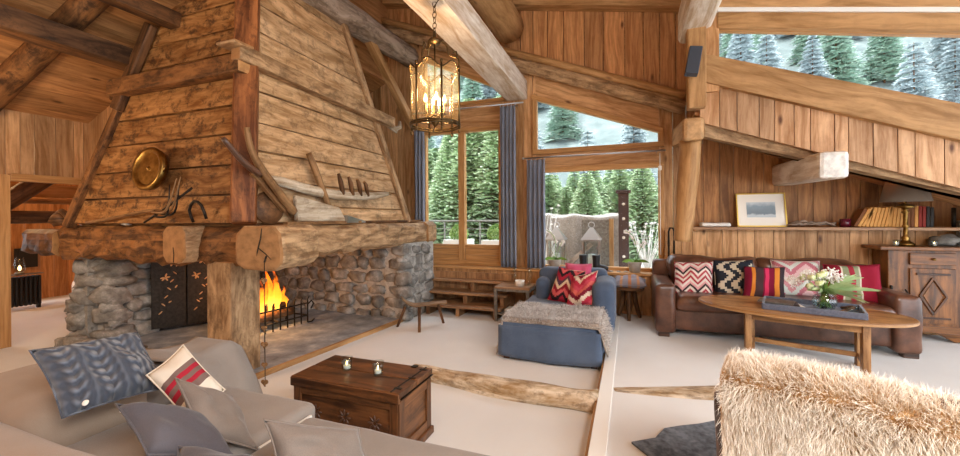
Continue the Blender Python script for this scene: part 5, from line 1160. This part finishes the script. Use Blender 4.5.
green = needle('spruce_needles', '#98b08a', '#b5caa6', '#d6e2c8'); frost = needle('haze_tinted_needles', '#9dabae', '#b1bdc0', '#c8d1d3'); haze_tint_green = needle('greenish_haze_tinted_needles', '#8ea89a', '#a2b9aa', '#b9cabc')  # far needles are paled to imitate aerial haze
near = [conifer_mesh('spruce_mesh', 5.5, 1.7, green, s_, 34, 24) for s_ in (1, 2, 3)]
far = [conifer_mesh('far_spruce_mesh', 8, 1.9, [frost, frost, haze_tint_green][s_], 5+s_, 22, 16) for s_ in range(3)]  # frost is the needle material paled to imitate aerial haze
rg = random.Random(21)
def tree(me, x, y, z, s_, label, cat='tree', group=None):
    o = bpy.data.objects.new('spruce_tree', me); C.objects.link(o); o.location = (x, y, z); o.scale = (s_, s_, s_*rg.uniform(.9, 1.1)); o.rotation_euler = (0, 0, rg.uniform(0, 6)); tag(o, label, cat, group)
for i in range(26):
    x = -8.5+i*.48+rg.uniform(-.2, .2); y = 11.0+rg.uniform(0, 1.6); s_ = rg.uniform(.80, .95) if x < -3.0 else (.60 if x < 1.8 else .45)*rg.uniform(.9, 1.1)
    tree(near[i % 3], x, y, -.4 if x > -3 else -.3, s_, 'green spruce in the dense row just beyond the terrace', 'tree', 'green spruces beyond the terrace')
for i in range(22):
    x = -11+i*.8+rg.uniform(-.3, .3); y = 14.5+rg.uniform(0, 2.5); s_ = rg.uniform(.6, .8)
    tree(near[i % 3], x, y+1, -.6, s_, 'green spruce in the second row behind the terrace', 'tree', 'green spruces in the second row')
cnt = []
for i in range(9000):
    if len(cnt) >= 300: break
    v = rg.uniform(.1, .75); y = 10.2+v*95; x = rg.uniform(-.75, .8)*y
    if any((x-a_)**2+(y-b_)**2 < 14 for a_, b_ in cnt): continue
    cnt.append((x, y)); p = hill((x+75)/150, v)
    tree(far[i % 3], p.x, p.y, p.z-.3, rg.uniform(.85, 1.2)*(.75+.5*v), 'pale haze-tinted spruce on the forested mountainside', 'tree', 'haze-tinted spruces on the mountainside')
# terrace things
m = MB()
RLN = thing('terrace_railing', 'thin metal railing along the terrace edge outside the left window', 'railing', (-4.3, 9.6, .4))
m = MB(); m.tube([(-6.8, 9.6, 1.40), (-2.6, 9.6, 1.40)], .025, 8); part('top_rail', m, 'galv', RLN)
for z in (1.05, 1.2): m = MB(); m.tube([(-6.8, 9.6, z), (-2.6, 9.6, z)], .01, 6); part('cable', m, 'galv', RLN)
for i in range(5): m = MB(); m.tube([(-6.6+i*1.0, 9.6, .4), (-6.6+i*1.0, 9.6, 1.4)], .02, 8); part('post', m, 'galv', RLN)
for i, (xx, yy) in enumerate(((-3.62, 8.3), (-2.72, 8.3))):
    t = thing('boxwood_planter', 'clipped round shrub in a square white planter, %s of the two outside the left window' % ('left' if i == 0 else 'right'), 'planter', (xx, yy, .4))
    m = MB(); m.box(xx-.27, xx+.27, yy-.27, yy+.27, .4, 1.0); part('planter_box', m, 'white_paint', t, .01)
    m = MB(); rg2 = random.Random(i)
    for q in range(500):
        d = V((rg2.gauss(0, 1), rg2.gauss(0, 1), rg2.gauss(0, 1))).normalized(); c = V((xx, yy, 1.12))+d*.21*rg2.uniform(.8, 1); s_ = d.orthogonal().normalized()*.03; b = m.add([c-s_, c+d.cross(s_), c+s_, c+d*.03]); m.face([b, b+1, b+2, b+3], [(0, 0)]*4, (rg2.random(), 0))
    part('foliage', m, needle('boxwood%d' % i, '#6a8c4c', '#8fb06a', '#b4cc90'), t)
# covered garden furniture
m = MB(); covm = fabric('taupe_garden_cover', '#8b8178', '#b0a79c', 40, 2)
def cov(u, v):
    x = -1.9+1.75*u; s_ = v*1.9
    if s_ < 1.1: y, z = 8.45, .42+s_
    else: y, z = 8.45+(s_-1.1), 1.52
    return V((x, y+.06*NZ.noise(V((x*5, s_*.7, 2)))+(-.03 if s_ < .1 else 0), z+.08*NZ.noise(V((x*2.5, s_*2, 5)))-(.1 if u < .03 or u > .97 else 0)))
m.grid(cov, 50, 30); m.box(-1.85, -.2, 8.55, 9.2, .41, 1.4); top('covered_furniture', m, covm, 'bulky garden furniture under a taupe cover outside the wide window', 'furniture cover', smooth=True)
GT = thing('grey_gate_panel', 'pale grey boarded panel with white edge posts standing behind the dark post', 'panel', (-.55, 8.25, .4))
m = MB(); m.box(-.90, -.38, 8.2, 8.24, .41, 1.42); part('board', m, 'galv', GT); m = MB(); m.box(-.38, -.30, 8.17, 8.26, .41, 1.45, (0, 0, 1)); part('edge_post', m, 'pale', GT)
m = MB(); m.beam((-1.25, 8.3, .45), (-.72, 8.2, .95), .04, .09); part('diagonal_brace', m, 'grey', GT)
PT = thing('drilled_post', 'dark brown upright post with round pale holes outside the wide window', 'post', (-.10, 7.9, .4))
m = MB(); m.box(-.20, -.02, 7.85, 7.97, .41, 1.92, (0, 0, 1)); m.box(-.24, .02, 7.83, 7.99, 1.92, 1.98); part('shaft', m, plain('dark_painted_post', '#4a3836', .6), PT, .008)
for z in (.75, 1.1, 1.45, 1.72):
    m = MB(); m.lathe([(0, .004), (.025, .004), (.028, 0)], (-.11, 7.849, z), 12, axis=(0, -1, 0)); part('hole', m, 'wax', PT)
for i, (xx, yy, sc) in enumerate(((-1.22, 7.1, 1.0), (-.62, 7.1, 1.0))):
    t = thing('garden_lantern', 'pointed metal lantern with a white candle outside the wide window, %s of the two' % ('left' if i == 0 else 'right'), 'lantern', (xx, yy, .4)); b = .42
    m = MB(); m.box(xx-.15, xx+.15, yy-.15, yy+.15, .40, .44)
    for sx in (-1, 1):
        for sy in (-1, 1): m.box(xx+sx*.13-.012, xx+sx*.13+.012, yy+sy*.13-.012, yy+sy*.13+.012, .44, 1.08, (0, 0, 1))
    m.box(xx-.15, xx+.15, yy-.15, yy+.15, 1.08, 1.10); part('frame', m, 'steel', t)
    m = MB(); P = [(xx-.17, yy-.17, 1.10), (xx+.17, yy-.17, 1.10), (xx+.17, yy+.17, 1.10), (xx-.17, yy+.17, 1.10)]; Q = [(xx-.03, yy-.03, 1.30), (xx+.03, yy-.03, 1.30), (xx+.03, yy+.03, 1.30), (xx-.03, yy+.03, 1.30)]; m.hexa(P+Q, (1, 0, 0)); m.tube([(xx+math.cos(a*PI/6)*.05, yy, 1.35+math.sin(a*PI/6)*.05) for a in range(13)], .006, 6); part('roof', m, 'steel', t)
    m = MB(); m.box(xx-.128, xx+.128, yy-.133, yy-.13, .46, 1.07); m.box(xx-.133, xx-.13, yy-.128, yy+.128, .46, 1.07); m.box(xx+.13, xx+.133, yy-.128, yy+.128, .46, 1.07); part('pane', m, 'tumbler', t)
    m = MB(); m.lathe([(0, 0), (.06, 0), (.06, .4), (0, .4)], (xx, yy, .45), 16); part('candle', m, 'wax', t)
rg = random.Random(31)
for i, (xx, yy) in enumerate(((-1.62, 8.0), (.30, 8.3))):
    m = MB()
    for q in range(28):
        a = rg.uniform(0, 6.3); b = V((xx, yy, .42)); d = V((math.cos(a)*.3, math.sin(a)*.3, rg.uniform(.6, 1.3 if i == 0 else 1.0))); m.tube([b, b+d*.5+V((rg.uniform(-.05, .05), 0, 0)), b+d], [.008, .006, .002], 4)
        m.blob(b+d, (.03, .03, .02), 1, .3, 6)
    top('frosted_shrub', m, 'petal', 'white frosted twiggy shrub %s' % ('at the left behind the garden lantern' if i == 0 else 'at the right of the drilled post'), 'shrub')

# ------------------------------------------------------------------ light
W = bpy.data.worlds.new('world'); S.world = W; W.use_nodes = True; nt = W.node_tree; bg = nt.nodes['Background']
bg.inputs[0].default_value = (.84, .92, 1.0, 1); bg.inputs[1].default_value = 3.5
def lamp(name, typ, loc, e, col, rot=None, **kw):
    l = bpy.data.lights.new(name, typ); l.energy = e; l.color = col
    for k_, v_ in kw.items(): setattr(l, k_, v_)
    o = bpy.data.objects.new(name, l); C.objects.link(o); o.location = loc
    if rot: o.rotation_euler = rot
    o['label'] = name.replace('_', ' '); o['category'] = 'light'; return o
warm = (1, .66, .36); neutral = (1, .9, .78)
lamp('fire_light', 'POINT', (-4.45, 3.85, .55), 28, (1, .45, .15), shadow_soft_size=.15)
lamp('lantern_light', 'POINT', lc+V((0, 0, 2.62)), 24, warm, shadow_soft_size=.08)
lamp('shade_light', 'POINT', (2.93, 5.95, 1.74), 24, (1, .6, .28), shadow_soft_size=.04)
lamp('left_room_lamp', 'POINT', (-5.2, .7, 1.9), 70, (1, .73, .48), shadow_soft_size=.2)
lamp('far_room_lamp', 'POINT', (-8.8, 2.6, 2.5), 60, (1, .62, .3), shadow_soft_size=.2)
lamp('outdoor_sun', 'SUN', (0, -10, 20), 3.0, (1, .97, .92), (math.radians(48), 0, math.radians(-12)), angle=.2)
lamp('fill_light_down', 'AREA', (2.3, -1.0, 3.3), 280, (1, .97, .94), (0, 0, 0), size=2.0)  # added fill from above, out of view, no fixture behind it

lamp('fill_light_up', 'AREA', (-.8, -.4, 2.6), 150, (1, .96, .91), (math.radians(180), 0, 0), size=1.6)  # added upward fill to brighten the roof timbers, no real fitting

cam = bpy.data.cameras.new('camera'); co_ = bpy.data.objects.new('camera', cam); C.objects.link(co_); S.camera = co_
cam.sensor_width = 36; cam.lens = 400/960*36; cam.clip_start = .05; cam.clip_end = 400
yaw = math.radians(20.55); roll = math.radians(.4)
co_.location = (0, 0, 1.5)
F = V((-math.sin(yaw), math.cos(yaw), 0)); Rr = V((math.cos(yaw), math.sin(yaw), 0)); U = V((0, 0, 1))
# the horizon climbs slightly to the right
R2 = Rr*math.cos(roll)-U*math.sin(roll); U2 = U*math.cos(roll)+Rr*math.sin(roll)
co_.matrix_world = Matrix(((R2.x, U2.x, -F.x, 0), (R2.y, U2.y, -F.y, 0), (R2.z, U2.z, -F.z, 1.5), (0, 0, 0, 1)))
cam.shift_y = -11/960
S.view_settings.view_transform = 'Standard'; S.view_settings.look = 'None'; S.view_settings.gamma = 1; S.view_settings.use_curve_mapping = False
S.view_settings.exposure = .5
